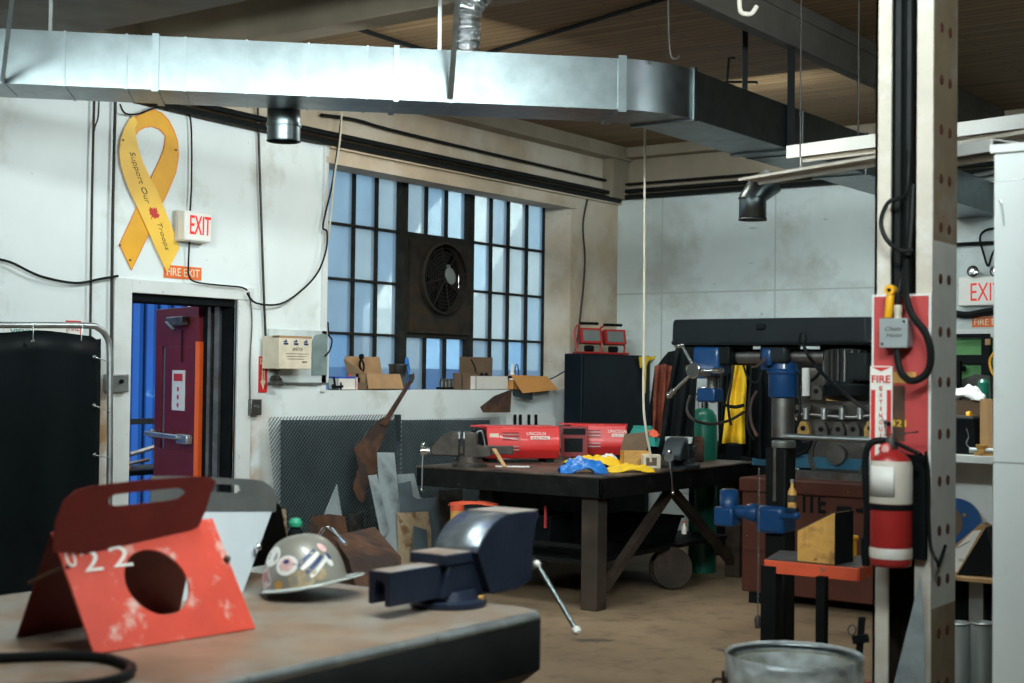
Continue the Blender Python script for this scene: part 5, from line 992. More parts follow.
# column head and column
xc=dr(771.5,400).x; zt=dr(771,340).z
b=MB(); b.box(Vector((dr(755,350).x,DY+.04,dr(770,363).z))-O_,Vector((dr(783,350).x,DY+.22,zt-.01))-O_); b.build('ram_clamp','plas',t,bevel=.02)
b=MB(); b.lathe([(.030,0),(.036,.01)],Vector((dr(762,342).x,DY+.13,zt-.02))-O_); b.lathe([(.036,0),(.030,.02)],Vector((dr(778,342).x,DY+.13,zt-.02))-O_); b.build('clamp_cap','black',t)
b=MB(); b.box(Vector((dr(757,350).x,DY+.035,dr(760,366).z))-O_,Vector((dr(768,350).x,DY+.1,zt-.035))-O_); b.build('blue_bracket','blued',t,bevel=.015)
zb=dr(771,398).z; zm=dr(771,374).z
b=MB(); b.lathe([(.066,0),(.072,.01),(.072,zm-zb-.0),(.079,zm-zb+.005),(.079,zm-zb+.018),(.070,zm-zb+.022),(.062,zt-.1-zb)],Vector((xc,DY+.13,zb))-O_,(0,0,1),28); b.box(Vector((xc-.10,DY+.08,zm+.02))-O_,Vector((xc-.04,DY+.18,zm+.09))-O_); b.build('column_head','blued',t,bevel=.004)
ze=dr(771,438).z
MB().lathe([(.055,0),(.055,zb-ze+.01)],Vector((xc,DY+.13,ze))-O_,(0,0,1),28).build('polished_column','rustl' if False else 'steel',t)
b=MB(); b.lathe([(.056,0),(.058,.005),(.058,.03),(.052,.035)],Vector((xc+.005,DY+.13,ze-.05))-O_,(0,0,1),28); b.build('column_collar','zinc',t,bevel=.002)
b=MB(); b.box(Vector((xc-.065,DY+.07,.02))-O_,Vector((xc+.045,DY+.19,ze-.05))-O_); b.build('lower_column','benchside',t,bevel=.01)
b=MB(); b.box(Vector((xc+.015-.03,DY+.055,1.0))-O_,Vector((xc+.0,DY+.075,ze-.05))-O_); b.build('column_rack','zinc' if False else 'steel',t)
MB().box((-.30,-.35,0),(.35,.3,.05)).build('base_plate','benchside',t,bevel=.01)
# feed lever bar to the right
pL=dr(783,436)-O_; pR=dr(872,440)-O_; b=MB(); b.cyl(pL,pR,.0135); b.build('elevating_bar','galvd',t)
# blue table arm
zt_=dr(740,514).z; b=MB(); b.lathe([(.048,0),(.048,.10),(.055,.12)],Vector((xc,DY+.13,zt_-.06))-O_,(0,0,1),24); b.box(Vector((xc-.10,DY+.03,zt_-.09))-O_,Vector((xc+.05,DY+.2,zt_+.045))-O_); b.build('table_clamp','blued',t,bevel=.025)
b=MB(); b.cyl(Vector((dr(722,514).x,DY+.1,zt_))-O_,Vector((xc-.09,DY+.1,zt_))-O_,.034); b.lathe([(.040,0),(.046,.01),(.046,.05),(.04,.06)],Vector((xc-.17,DY+.1,zt_))-O_,(1,0,0),20); b.build('table_arm','blued',t)
b=MB(); xl=dr(719.5,510).x; b.box(Vector((xl-.055,DY+.04,dr(719,525).z-.01))-O_,Vector((xl+.05,DY+.16,dr(719,508).z))-O_); b.lathe([(.046,0),(.046,.09),(.042,.10)],Vector((xl,DY+.1,zt_+.01))-O_,(0,0,1),20); b.build('arm_end_socket','blued',t,bevel=.015)
b=MB(); b.bar(Vector((xc+.03,DY+.04,zt_+.0))-O_,Vector((xc+.12,DY+.02,zt_+.01))-O_,.025,.02); b.sphere(Vector((xc+.125,DY+.02,zt_+.01))-O_,.020,8); b.build('clamp_lever','blued',t)
# motor at the right end
xm0,xm1=dr(812,340).x,dr(866,340).x; zmt=1.755; zmb=1.50; mc=(xm0+xm1)/2; my=DY+.17
b=MB(); b.lathe([(.135,.06),(.135,.075),(.125,.08),(.125,.24),(.05,.255)],Vector((mc,my,zmb))-O_,(0,0,1),28); b.build('motor_body','plas',t)
b=MB()
for k in range(26):
    a=2*PI*k/26; b.bar(Vector((mc+.125*math.cos(a),my+.125*math.sin(a),zmb+.085))-O_,Vector((mc+.125*math.cos(a),my+.125*math.sin(a),zmb+.235))-O_,.008,.03,up=(math.cos(a),math.sin(a),0))
b.build('cooling_fins','steel',t)
b=MB(); b.lathe([(.06,-.0),(.115,.008),(.14,.03),(.14,.075)],Vector((mc,my,zmb-.01))-O_,(0,0,1),28); b.build('fan_cowl','black',t)
b=MB(); b.box(Vector((mc+.03,my-.15,zmb+.09))-O_,Vector((mc+.13,my-.06,zmb+.22))-O_); b.build('terminal_box','plas',t,bevel=.01)
b=MB(); b.box(Vector((mc-.15,my-.05,zmt-.02))-O_,Vector((mc+.12,my+.1,zmt+.03))-O_); b.build('motor_mount','black',t,bevel=.01)
b=MB(); b.box(Vector((mc+.12,DY+.06,zmb+.14))-O_,Vector((mc+.30,DY+.25,zmb+.26))-O_); b.build('motor_switch_box','black',t,bevel=.015)
b=MB(); b.tube([dr(801,336)-O_,dr(803,343)-O_,dr(808,355)-O_,dr(822,373)-O_,dr(850,398,DY-.4)-O_,dr(889,424,5.0-.09)-O_],.0085,8); b.build('power_cord','black',t)
b=MB(); b.lathe([(.02,0),(.02,.03),(.012,.05)],dr(803,343)-O_,(0,0,1),12); b.build('cord_gland','black',t)
b=MB(); b.tube([dr(752,367)-O_,dr(757,366)-O_,dr(766,358)-O_],.006); b.build('copper_wire','rust',t)
b=MB(); b.tube([dr(757,391,6.35)-O_,dr(752,400,6.35)-O_,dr(750,412,6.35)-O_,dr(752,425,6.35)-O_,dr(757,436,6.35)-O_],.008); b.build('brown_hose','rust',t)
# hanging chain left of the lower column
t=thing('hanging_chain','thin steel chain hanging down beside the drill column','chain',dr(759,470,6.2)); O2=Vector(t.location)
b=MB(); z=0; k=0
pz=dr(760,632,6.2).z-O2.z; n=int(-pz/.014)
for k in range(n):
    c=Vector((0,0,-k*.014)); ax=(1,0) if k%2 else (0,1)
    b.tube([c+Vector((ax[0]*.0045*math.cos(a),ax[1]*.0045*math.cos(a),.008*math.sin(a))) for a in [2*PI*i/8 for i in range(9)]],.0015,5,smooth=False,caps=False)
b.build('chain_links','steel',t); MB().lathe([(.012,-.06),(.018,-.02),(.01,0)],(0,0,pz*.9),(0,0,1),10).build('chain_tag','eng',t)
# ================================================================== STAND WITH ORANGE BLOCK
t=thing('small_stand','black tool stand with orange red rim and two legs','stand',(-2.45,5.72,0)); 
sB=onZ(765.5,562,.795); sC=onZ(858,570.5,.795); sA=sB+Vector((-.09,.34,0)); sD=sC+Vector((-.05,.42,0)); O2=Vector(t.location)
b=MB(); b.prism([p-O2 for p in (sA,sB,sC,sD)],(0,0,.012)); b.build('stand_top','steel',t)
b=MB(); b.bar(sB-O2-Vector((0,0,.018)),sC-O2-Vector((0,0,.018)),.012,.056); b.bar(sA-O2-Vector((0,0,.018)),sB-O2-Vector((0,0,.018)),.012,.056); b.bar(sC-O2-Vector((0,0,.018)),sD-O2-Vector((0,0,.018)),.012,.056); b.build('orange_rim','orangep',t,bevel=.003)
p=onY(822,600,5.68)-O2; MB().box((p.x-.02,p.y-.02,0),(p.x+.02,p.y+.02,.76)).build('leg','benchside',t)
p=onY(771,600,5.72)-O2; MB().box((p.x-.035,p.y-.03,0),(p.x+.035,p.y+.03,.78)).build('leg','benchside',t)
MB().box((-.32,-.12,0),(.2,.25,.03)).build('foot_plate','benchside',t)
# wedge block: orange front, right end coloured dark for its shaded side
z0=.808; t=thing('angle_block','rust orange angle block standing on the small stand','metal block',(0,0,0))
fa=onZ(797,561,z0); fb=onZ(834.5,565,z0); 
yv=fa.y; 
an=math.atan2(fb.y-fa.y,fb.x-fa.x); t.location=fa; t.rotation_euler=(0,0,an); L_=(fb-fa).length; k=L_/37.5
b=MB(); b.prism([(0,0,0),(L_,0,0),(L_,0,46*k),(L_*.92,0,45*k),(0,0,27*k)],(0,.16,0)); b.build('block_body','wedge',t,bevel=.003)
MB().box((L_,.0,0),(L_+.004,.16,46*k)).build('shaded_end','dark',t); 
b=MB(); b.hexa([(0,.0,27*k),(L_*.92,0,45.5*k),(L_*.92,.17,45.5*k),(0,.17,27*k),(0,0,27*k+.004),(L_*.92,0,45.5*k+.004),(L_*.92,.17,45.5*k+.004),(0,.17,27*k+.004)]); b.build('top_plate','steel',t)
b=MB(); b.lathe([(.012,0),(.012,.05),(.018,.055),(.018,.065)],(0,0,0)); o=b.build('plastic_grip','yelp'); o.location=onD(853,556,6.4); o.scale=(1.3,1.3,1.4); tag(o,'small yellow plastic grip sticking up behind the orange block','handle')
t=thing('small_glass_bottle','small amber bottle with metal cap standing on the blue clamp lever','bottle',onY(792,507.5,DY+.02)); t.scale=(.8,.8,.75); MB().lathe([(.026,0),(.026,.10),(.010,.13),(.010,.16)],(0,0,0),(0,0,1),14).build('bottle_body','wedge',t); MB().lathe([(.0275,.035),(.0275,.08)],(0,0,0),(0,0,1),14,caps=False).build('bottle_label','ink',t); MB().lathe([(.013,.16),(.013,.18)],(0,0,0),(0,0,1),12).build('bottle_cap','zinc',t)
# ================================================================== GANG BOX + MACHINERY BEHIND
ga=onD(733,560,10.2); GX0,GX1,GY=-4.75,-3.35,9.2
t=thing('job_site_box','brown red steel job site box with stencilled letters','toolbox',(-4.1,9.2,0))
zt=onY(830,482,9.2).z
MB().box((-.50,0,.08),(.72,.6,zt-.10)).build('box_body','gang',t,bevel=.01); MB().box((-.52,-.015,zt-.10),(.74,.62,zt)).build('box_lid','gang',t,bevel=.012)
for x in (-.45,.5): MB().box((x,.02,0),(x+.1,.58,.08)).build('skid','black',t)
MB().box((-.49,-.012,zt*.42),(.70,.004,zt*.45)).build('front_rib','gang',t); 
px_=onY(814,500,9.19).x+4.1; zl=onY(812,503,9.19).z; hl=abs(onY(812,495,9.19).z-onY(812,514,9.19).z)
text('lettering','ITE','black',t,(px_-.0,-.006,zl),.17,hl,ex=.002,fat=.02)
text('lettering','L','black',t,(px_-.14,-.006,zl),.05,hl,ex=.002,fat=.02)
b=MB(); b.box((.22,-.02,zt-.2),(.32,.0,zt-.16)); b.build('latch','black',t,bevel=.004); b=MB(); b.box((.36,-.02,zt-.19),(.45,.0,zt-.165)); b.build('handle','black',t,bevel=.004)
# engine-like assembly on blue rail
t=thing('machine_assembly','grimy metal machine with round flywheel on a blue rail bench','machine',(-4.0,9.7,zt+.0)); O2=Vector(t.location)
def mp(px,py,y=9.6): return onY(px,py,y)-O2
a=mp(790,478); c=mp(885,466)
b=MB(); b.box((a.x,-.3,0),(c.x+.2,.3,.05)); b.build('bench_board','steel',t)
b=MB(); b.box((mp(755,462).x,-.15,mp(820,468).z),(mp(890,462).x,.15,mp(820,457).z)); b.build('blue_rail','bluest',t)
b=MB(); b.box((mp(788,470).x,-.12,.05),(mp(800,470).x,.1,mp(805,460).z)); b.build('white_post','shelf',t)
cc=mp(835,455,9.5); 
b=MB(); b.lathe([(.23,0),(.23,.05),(.19,.055),(.19,.03),(.07,.03),(.07,.09),(.03,.09)],cc+Vector((0,.1,0)),(0,-1,0),36); b.build('flywheel','eng',t)
b=MB(); b.box((mp(797,440).x,-.05,mp(840,445).z),(mp(880,440).x,.3,mp(840,368).z)); b.build('engine_block','eng',t,bevel=.02)
for k,(x,y,m) in enumerate(((803,430,'engy'),(821,431,'eng'),(838,431,'eng'),(853,431,'eng'),(870,430,'engy'),(803,392,'eng'),(816,393,'eng'),(832,394,'engy'),(862,393,'engy'))):
    c=mp(x,y,9.5); s_=.045; b=MB(); b.prism([c+Vector(q) for q in ((-s_,0,-.05),(s_,0,-.05),(s_,0,.01),(s_*.5,0,.06),(-s_*.5,0,.06),(-s_,0,.01))],(0,.05,0)); b.build('bracket',m,t,bevel=.004); b=MB(); b.lathe([(.018,0),(.018,.006)],c+Vector((0,0,.012)),(0,-1,0),14); b.build('bore','black',t)
for k in range(4):
    c=mp(806+k*18,415,9.5); MB().cyl(c+Vector((0,0,-.03)),c+Vector((0,0,.05)),.022).build('bolt_stud','zinc',t)
for x in (803,835,868): c=mp(x,408,9.52); MB().box(c+Vector((-.06,0,-.015)),c+Vector((.06,.05,.02))).build('cap_bar','eng',t,bevel=.004)
b=MB(); b.tube([mp(797,420),mp(800,415),mp(850,418),mp(885,414)],.014); b.build('fuel_rail','steel',t)
b=MB(); b.cyl(mp(806,396,9.45),mp(806,368,9.45),.028); b.build('white_filter','shelf',t); b=MB(); b.cyl(mp(869,385,9.45),mp(869,362,9.45),.03); b.build('yellow_filter','engy',t)
b=MB(); b.box(mp(792,400,9.8),mp(885,358,9.95)); b.build('back_plate','dark',t)
b=MB(); b.tube([mp(780,440,9.5),mp(790,455,9.5),mp(805,452,9.5),mp(812,440,9.5)],.013); b.build('hose','black',t); b=MB(); b.tube([mp(788,372,9.5),mp(800,384,9.5),mp(815,378,9.5),mp(822,368,9.5)],.012); b.build('hose','black',t)
b=MB(); b.box((-.95,-.02,0),(.85,.02,1.74)); o=b.build('dark_rack_panel','dark',None); o.location=(-4.35,10.6,0); tag(o,'dark rack panel behind the machine and hanging coats','rack')
# ================================================================== BUILT-UP STEEL COLUMN
KX0,KX1,KY0,KY1=-1.971,-1.756,5.0,5.264
t=thing('steel_column','built-up steel column of two chipped cream channels with bolt holes','column',((KX0+KX1)/2,(KY0+KY1)/2,0)); O2=Vector(t.location)
xl1=onY(890,300,KY0).x; xr0=onY(916,300,KY0).x
def L(a,c): return tuple(Vector(a)-O2),tuple(Vector(c)-O2)
b=MB(); b.box(*L((KX0,KY0,0),(xl1,KY0+.012,CEIL))); b.box(*L((KX0,KY0,0),(KX0+.010,KY1,CEIL))); b.box(*L((KX0,KY1-.012,0),(xl1,KY1,CEIL))); b.build('left_channel','colp',t)
b=MB(); b.mi(0).box(*L((xr0,KY0,0),(KX1-.0,KY0+.012,CEIL))); b.box(*L((xr0,KY1-.012,0),(KX1-.01,KY1,CEIL))); MB().box(*L((KX0+.010,KY0+.013,0),(KX0+.013,KY1-.013,CEIL))).build('shade_web_liner','rustdk',t)  # dark liners added to deepen the shade inside the column gap
MB().box(*L((KX0+.012,KY1-.016,0),(KX1-.012,KY1-.0125,CEIL))).build('shade_back_liner','rustdk',t)
zz_=(0,.78,2.1,CEIL)
for k in range(3): b.mi((1,2,1)[k]).box(*L((KX1-.010,KY0+.012,zz_[k]),(KX1,KY1,zz_[k+1])))
b.build('right_channel',['colp','cols','colg'],t)
for py in (28,80,130,179,228,279,332,382,434,481,530,580,632,684):
    z=onX(942,py,KX1).z
    if z<.02: continue
    b=MB()
    for y in (KY0+.085,KY0+.175):
        b=MB(); b.lathe([(.019,0),(.019,.003),(.015,.0045)],Vector((KX1-.001,y,z))-O2,(1,0,0),16); b.build('bolt_hole','hole',t)
b=MB(); b.box(*L((KX0-.05,KY0-.03,0),(KX1+.06,KY1+.04,.02))); b.build('base_plate','rust',t)
# conduits in the gap
def cy(px,py,y): return onY(px,py,y)
x_=(cy(899,300,5.06).x); b=MB(); 
for i,(px,r_,lab,z0) in enumerate(((897,.024,'thick black conduit in the column gap, left one',1.9),(908,.018,'thinner black conduit in the column gap, right one',1.6))):
    x=cy(px,250,5.06).x; wire('column_conduit',lab,'conduit',[(x,5.06,z0),(x,5.06,2.6),(x,5.06,CEIL)],r_,smooth=False)
wire('column_cable','black cable looping out over the left column flange','cable',[cy(909,150,5.05),cy(907,190,5.02),cy(900,198,4.97),cy(888,203,4.94),cy(881,222,4.93),cy(887,240,4.93),cy(900,250,4.95),cy(913,250,4.97)],.0085)
# red painted board
bz0=cy(900,468,KY0).z+.0; t=thing('red_board','red painted backing board with white edge on the column','board',((KX0+KX1)/2,KY0-.012,bz0)); H_=cy(900,294,KY0-.02).z-bz0
w_=(KX1-KX0)/2
MB().box((-w_-.004,-.0,0),(w_+.002,.01,H_)).build('white_edge','trimw',t); MB().box((-w_+.006,-.006,0.0),(w_-.008,.001,H_-.008)).build('red_face','board',t)
pz=cy(905,372,KY0).z-bz0; px_=cy(907,372,KY0).x-t.location.x
MB().box((px_-.045,-.0075,pz-.04),(px_+.04,-.004,pz)).build('amber_drip','wedge',t)
MB().box((px_-.045,-.0072,pz-.25),(px_+.0,-.004,pz-.05)).build('burnt_patch','rust',t)
text('lettering','421','yel',t,(px_-.025,-.008,pz-.185),.06,.024)
# FIRE EXTINGUISHER sign
xs=cy(881,400,KY0-.03); t=thing('extinguisher_sign','white and red fire extinguisher arrow sign on the red board','sign',(xs.x,KY0-.026,cy(881,470,KY0-.03).z)); h_=cy(881,366,KY0-.03).z-t.location.z; w_=.042
MB().box((-w_,-.003,0),(w_,.003,h_)).build('sign_plate','sgnw',t)
b=MB(); y=-.0045
b=MB(); b.box((-w_+.004,y,.01),(-.022,-.003,h_*.77)); b.build('red_band','sgnr',t); b=MB(); b.box((.022,y,.01),(w_-.004,-.003,h_*.77)); b.build('red_band','sgnr',t)
MB().prism([(-w_+.006,y,h_-.004),(w_-.006,y,h_-.004),(0,y,h_-.019)],(0,.0015,0)).build('red_triangle','sgnr',t)
text('lettering','FIRE','sgnr',t,(0,-.005,h_*.875),.070,.026,fat=.015)
for k,ch in enumerate('EXTINGUISHER'): text('lettering',ch,'sgnr',t,(0,-.005,h_*.785-k*.0245),.012 if ch!='I' else .004,.016)
# charge box, yellow torch, cable loop
c=cy(896,348,KY0-.05); t=thing('control_box','grey switch box with handwritten note on the red board','junction box',(c.x,KY0-.055,c.z)); hw=.052; hz=.05
MB().box((-hw,-.02,0),(hw,.042,.106)).build('box_body','boxg',t,bevel=.006); MB().box((-hw+.0,-.024,0),(hw,-.02,.106)).build('box_cover','boxg',t,bevel=.003)
text('lettering','Chain','ink',t,(0,-.025,.068),.06,.014,shear=.3,ex=.0003); text('lettering','Hoist','ink',t,(.004,-.025,.045),.06,.014,shear=.3,ex=.0003)
for q in ((hw-.012,.094),(-hw+.012,.014)): MB().cyl((q[0],-.024,q[1]),(q[0],-.027,q[1]),.005).build('screw','ink',t)
MB().lathe([(.014,.106),(.014,.125),(.017,.13),(.017,.15),(.013,.155)],(.004,.01,0),(0,0,1),16).build('cable_gland','cream',t)
wire('column_cable','black cable dropping from the conduit into the grey box','cable',[(c.x+.004,KY0-.045,c.z+.15),(c.x+.006,KY0-.04,c.z+.22),(c.x+.02,KY0+.02,c.z+.35),(c.x+.02,5.06,c.z+.6)],.011)
wire('column_cable','thick black cable loop hanging right of the grey box','cable',[cy(908,250,5.03),cy(905,280,4.96),cy(906,296,4.92),cy(912,315,4.91),cy(926,334,4.91),cy(931,356,4.91),cy(926,374,4.91),cy(912,381,4.91),cy(902,374,4.92),cy(898,362,4.93),cy(897,350,4.945)],.013)
a=cy(891,288,4.93); e=cy(888,318,4.93); t=thing('yellow_torch','yellow plastic torch hanging above the grey box','torch',e); 
d_=(a-e); b=MB(); b.lathe([(.013,0),(.015,.004),(.015,d_.length*.75),(.013,d_.length*.8)],(0,0,0),d_,16); b.build('torch_body','yelp',t,bevel=.001); b=MB(); b.lathe([(.019,-.016),(.02,0),(.019,.016)],d_*.93,(0,-1,0),18); b.build('torch_ring','yelp',t); MB().cyl(d_*.93+Vector((0,-.017,0)),d_*.93+Vector((0,-.02,0)),.007).build('ring_hole','black',t)
# ================================================================== FIRE EXTINGUISHER
EY=KY0-.105; ec=cy(891,500,EY); zb=cy(891,566,EY).z; z1=cy(891,452,EY).z; R_=.0735
t=thing('fire_extinguisher','red fire extinguisher strapped to the front of the column','fire extinguisher',(ec.x,EY,zb)); H_=z1-zb
MB().lathe([(R_-.012,0),(R_-.002,.004),(R_,.014),(R_,H_-.05),(R_-.008,H_-.022),(R_-.03,H_-.004),(.022,H_+.008),(.02,H_+.02)],(0,0,0),(0,0,1),40).build('cylinder_body','extr',t,ang=60)
MB().lathe([(R_+.0006,H_-.18),(R_+.0012,H_-.178),(R_+.0012,H_-.052),(R_-.005,H_-.03)],(0,0,0),(0,0,1),40,caps=False).build('label_band','colp',t)
def arc(r_,z0,z1,a0,a1,m,nm,n=14):
    b=MB(); V=[(r_*math.cos(a0+(a1-a0)*i/n),r_*math.sin(a0+(a1-a0)*i/n)) for i in range(n+1)]
    b.grid(lambda u_,v_: Vector((*V[int(round(u_*n))],z0+(z1-z0)*v_)),n,1); return b.build(nm,m,t,solid=.001)
arc(R_+.0028,H_-.155,H_-.048,rad(-140),rad(-60),'stk','paper_label')
MB().lathe([(R_+.0008,.03),(R_+.0015,.032),(R_+.0015,.066),(R_+.0008,.068)],(0,0,0),(0,0,1),40,caps=False).build('inspection_band','colp',t)
MB().lathe([(R_+.001,H_*.5),(R_+.004,H_*.5+.002),(R_+.004,H_*.5+.018),(R_+.001,H_*.5+.02)],(0,0,0),(0,0,1),40,caps=False).build('strap','black',t)
MB().lathe([(.022,0),(.024,.01),(.022,.04),(.012,.045)],(0,0,H_+.01),(0,0,1),20).build('valve_head','steel',t)
MB().lathe([(.021,0),(.021,.006),(.017,.008)],(-.01,-.025,H_+.012),(0,-1,0),20).build('pressure_gauge','redw',t); MB().lathe([(.014,0),(.014,.001)],(-.01,-.033,H_+.012),(0,-1,0),20).build('gauge_face','stkp',t)
b=MB(); b.bar((-.02,0,H_+.06),(.10,-.02,H_+.075),.022,.005); b.build('top_lever','steel',t); b=MB(); b.bar((-.01,0,H_+.045),(.115,-.02,H_-.005),.024,.012); b.build('carry_handle','black',t,bevel=.004)
MB().tube([(-.01,-.02,H_+.06),(-.012,-.03,H_+.09),(-.02,-.03,H_+.12)],.002,6).build('pull_pin_tie','chrome',t)
def el(px,py,o=0): return cy(px,py,EY+o)-Vector(t.location)
MB().tube([el(888,441),el(876,441,-.02),el(868,447,-.03),el(865,465,-.03),el(866,490,-.03),el(867,515,-.02),el(866,548,-.01)],.0125,10).build('discharge_hose','black',t)
MB().lathe([(.013,0),(.018,.04),(.019,.10)],el(866,566,-.01),(0,0,1),16).build('hose_nozzle','black',t)
MB().bar(el(866,510,-.02)+Vector((-.01,0,0)),el(872,510,.0)+Vector((.01,.02,0)),.02,.02).build('hose_clip','black',t)
MB().box((-.075,.075,.02),(.098,.10,H_-.01)).build('bracket_and_shadow','dark',t)  # black bracket plate, also standing in for the extinguisher's shadow
wire('column_cable','black cord hanging down the column beside the extinguisher','cable',[cy(926,452,4.93),cy(929,480,4.96),cy(929,520,4.97),cy(931,548,4.97),cy(938,563,4.97),(KX1+.012,5.05,cy(944,567,5.0).z),(KX1+.012,5.12,cy(951,550,5.0).z)],.0065)
b=MB(); q_=[cy(905,640,4.93),cy(921,575,4.96),cy(925,640,4.96),cy(925,700,4.96),cy(890,700,4.9)]
b.prism(q_,(0,-.004,.0)); tag(b.build('grey_gusset_plate','lsteel'),'pale grey tapered sheet standing at the column foot','metal plate')
# black rod tool beside the column foot
t=thing('padlock_bar','black steel bar with ring leaning beside the column foot','tool',cy(856,700,4.85)); O2=Vector(t.location)
b=MB(); b.bar(cy(857,683,4.85)-O2,cy(862,617,4.85)-O2,.024,.02); b.bar(cy(853,640,4.84)-O2,cy(868,638,4.84)-O2,.02,.03); b.bar((0,0,-.18),cy(857,683,4.85)-O2,.024,.02); b.build('bar_body','black',t,bevel=.003)
MB().tube([cy(852+4*math.cos(a),630+5*math.sin(a),4.83)-O2 for a in [2*PI*i/14 for i in range(15)]],.003,6,smooth=False,caps=False).build('ring','steel',t)
# ================================================================== DRUM WITH LINER
c=onZ(794,656,.655); RD=.222; HD=.655
t=thing('waste_drum','open grey green steel drum lined with a clear plastic bag','trash can',(c.x,c.y,0))
pf=[(RD-.02,0),(RD-.004,.01),(RD-.004,.2),(RD+.006,.21),(RD-.004,.22),(RD-.004,.42),(RD+.006,.43),(RD-.004,.44),(RD-.004,HD-.02)]
MB().lathe(pf,(0,0,0),(0,0,1),48,caps=False).build('drum_wall','tgreen',t,solid=.004); MB().lathe([(RD-.01,.004),(RD-.01,.01)],(0,0,0),(0,0,1),48).build('drum_bottom','tgreen',t)
MB().lathe([(RD-.006,HD-.022),(RD+.003,HD-.02),(RD+.006,HD-.008),(RD,HD),(RD-.008,HD-.006)],(0,0,0),(0,0,1),48,caps=False).build('drum_rim','galv',t,solid=.003)
b=MB()
def lf_(u_,v_):
    a=u_*2*PI; w2=.5+.5*noise.noise(Vector((math.cos(a)*3,math.sin(a)*3,v_*2)))
    if v_<.25: k=v_/.25; return Vector(((RD+.010)*math.cos(a),(RD+.010)*math.sin(a),HD-.075-.02*w2+(.07+.02*w2)*k+.006))
    k=(v_-.25)/.75; r_=RD+.010-.018*min(1,k*8)-.02*k*w2; return Vector((r_*math.cos(a),r_*math.sin(a),HD+.010-.36*k))
b.grid(lf_,96,24); b.build('plastic_liner','film',t,weld=True)
b=MB(); b.tube([(-RD-.0,-.06,HD-.10),(-RD-.055,-.05,HD-.11),(-RD-.06,-.02,HD-.16),(-RD-.005,-.0,HD-.17)],.006); b.build('drum_handle','steel',t)
MB().box((-RD-.015,-.07,HD-.2),(-RD+.02,-.02,HD-.07)).build('handle_plate','steel',t)
b=MB(); b.box((-.05,-.04,0),(.05,.04,.42)); o=b.build('red_cone_base','extr',None,bevel=.01); o.location=cy(862,700,4.75); o.location.z=0; o.scale=(.6,.6,1.3); tag(o,'slim dark red box standing between drum and column','box')
# ================================================================== SHELF UNIT, TUBES, PARTITION AT THE RIGHT
PY=4.843; t=thing('white_partition','tall white painted partition end at the right edge','partition',(-1.49,PY,0)); zt=onY(1005,152.5,PY).z
MB().box((0,0,0),(1.3,.10,zt)).build('partition_panel','white',t,bevel=.003); MB().box((-.01,-.012,zt),(1.32,.12,zt+.028)).build('top_cap','lightw',t)
for py in (181,463): z=onY(1005,py,PY).z; MB().box((.0,-.0012,z),(1.3,.001,z+.003)).build('panel_seam','zinc',t)
z=onY(1005,575,PY).z
wire('partition_cable','thin grey wire hanging on the white partition top corner','cable',[onY(999,200,PY-.01),onY(1001,202,PY-.01),onY(1003,214,PY-.01),onY(1004,226,PY-.01)],.0025,'zinc')
# lit shelf unit
SY=6.42
def sy(px,py,y=SY): return onY(px,py,y)
x0_,x1_=-2.42,-1.25; t=thing('shelf_unit','white shelf unit between the column and white partition','shelf',(x0_,SY,0)); W_=x1_-x0_
zs=sy(970,455.5).z; zl=sy(970,576).z
MB().box((0,0,zs-.035),(W_,.30,zs)).build('upper_shelf','shelf',t,bevel=.003); MB().box((0,-.05,zl-.02),(W_,.30,zl)).build('lower_shelf','wood',t,bevel=.003)
MB().box((0,.29,zl),(W_,.31,zs-.035)).build('back_panel','shelf',t); MB().box((0,.0,0),(.03,.30,zs-.035)).build('side_panel','shelf',t); MB().box((W_-.03,.0,0),(W_,.30,zs-.035)).build('side_panel','shelf',t)
xp=sy(980,600,SY+.2).x-x0_; MB().box((xp-.035,.15,0),(xp+.03,.21,zl-.02)).build('middle_post','zinc',t)
MB().box((0.03,.22,0),(W_-.03,.24,zl-.02)).build('lower_back','dark',t)
c=sy(958,519,SY+.2); t2=thing('blue_disc','dark blue round disc leaning inside the white shelf','disc',(c.x,SY+.25,zl)); MB().lathe([(.115,0),(.115,.012)],(-.02,0,.21),(0,-1,0),40).build('disc_plate','disc',t2); MB().lathe([(.08,.012),(.08,.016)],(-.07,0,.21),(0,-1,0),30).build('disc_hub','cardd',t2); MB().lathe([(.01,.016),(.01,.02)],(.02,0,.25),(0,-1,0),12).build('rivet','chrome',t2)
t2=thing('tilted_carton','tilted open carton with printed white side on the lower shelf','box',(sy(955,574,SY+.06).x,SY+.06,zl)); O2=Vector(t2.location)
def sl(px,py,o=.0): return sy(px,py,SY+o)-O2
b=MB(); b.prism([sl(952,573),sl(957,575),sl(986,527),sl(980,524),sl(955,545)],(0,.10,0)); b.build('carton_side','card',t2)
b=MB(); b.prism([sl(953,571,-.004),sl(955,549,-.004),sl(973,531,-.004),sl(981,530,-.004),sl(957,572,-.004)],(0,.004,0)); b.build('printed_side','sgnw',t2)
b=MB(); b.prism([sl(957,575),sl(986,527),sl(989,540),sl(993,555),sl(994,574)],(0,.09,0)); b.build('black_bag','black',t2)
b=MB(); b.bar(sl(957,548,-.01),sl(970,541,-.01),.004,.002); b.build('print_line','ink',t2); text('lettering','||||','ink',t2,sl(961,560,-.006),.02,.012,ex=.0004)
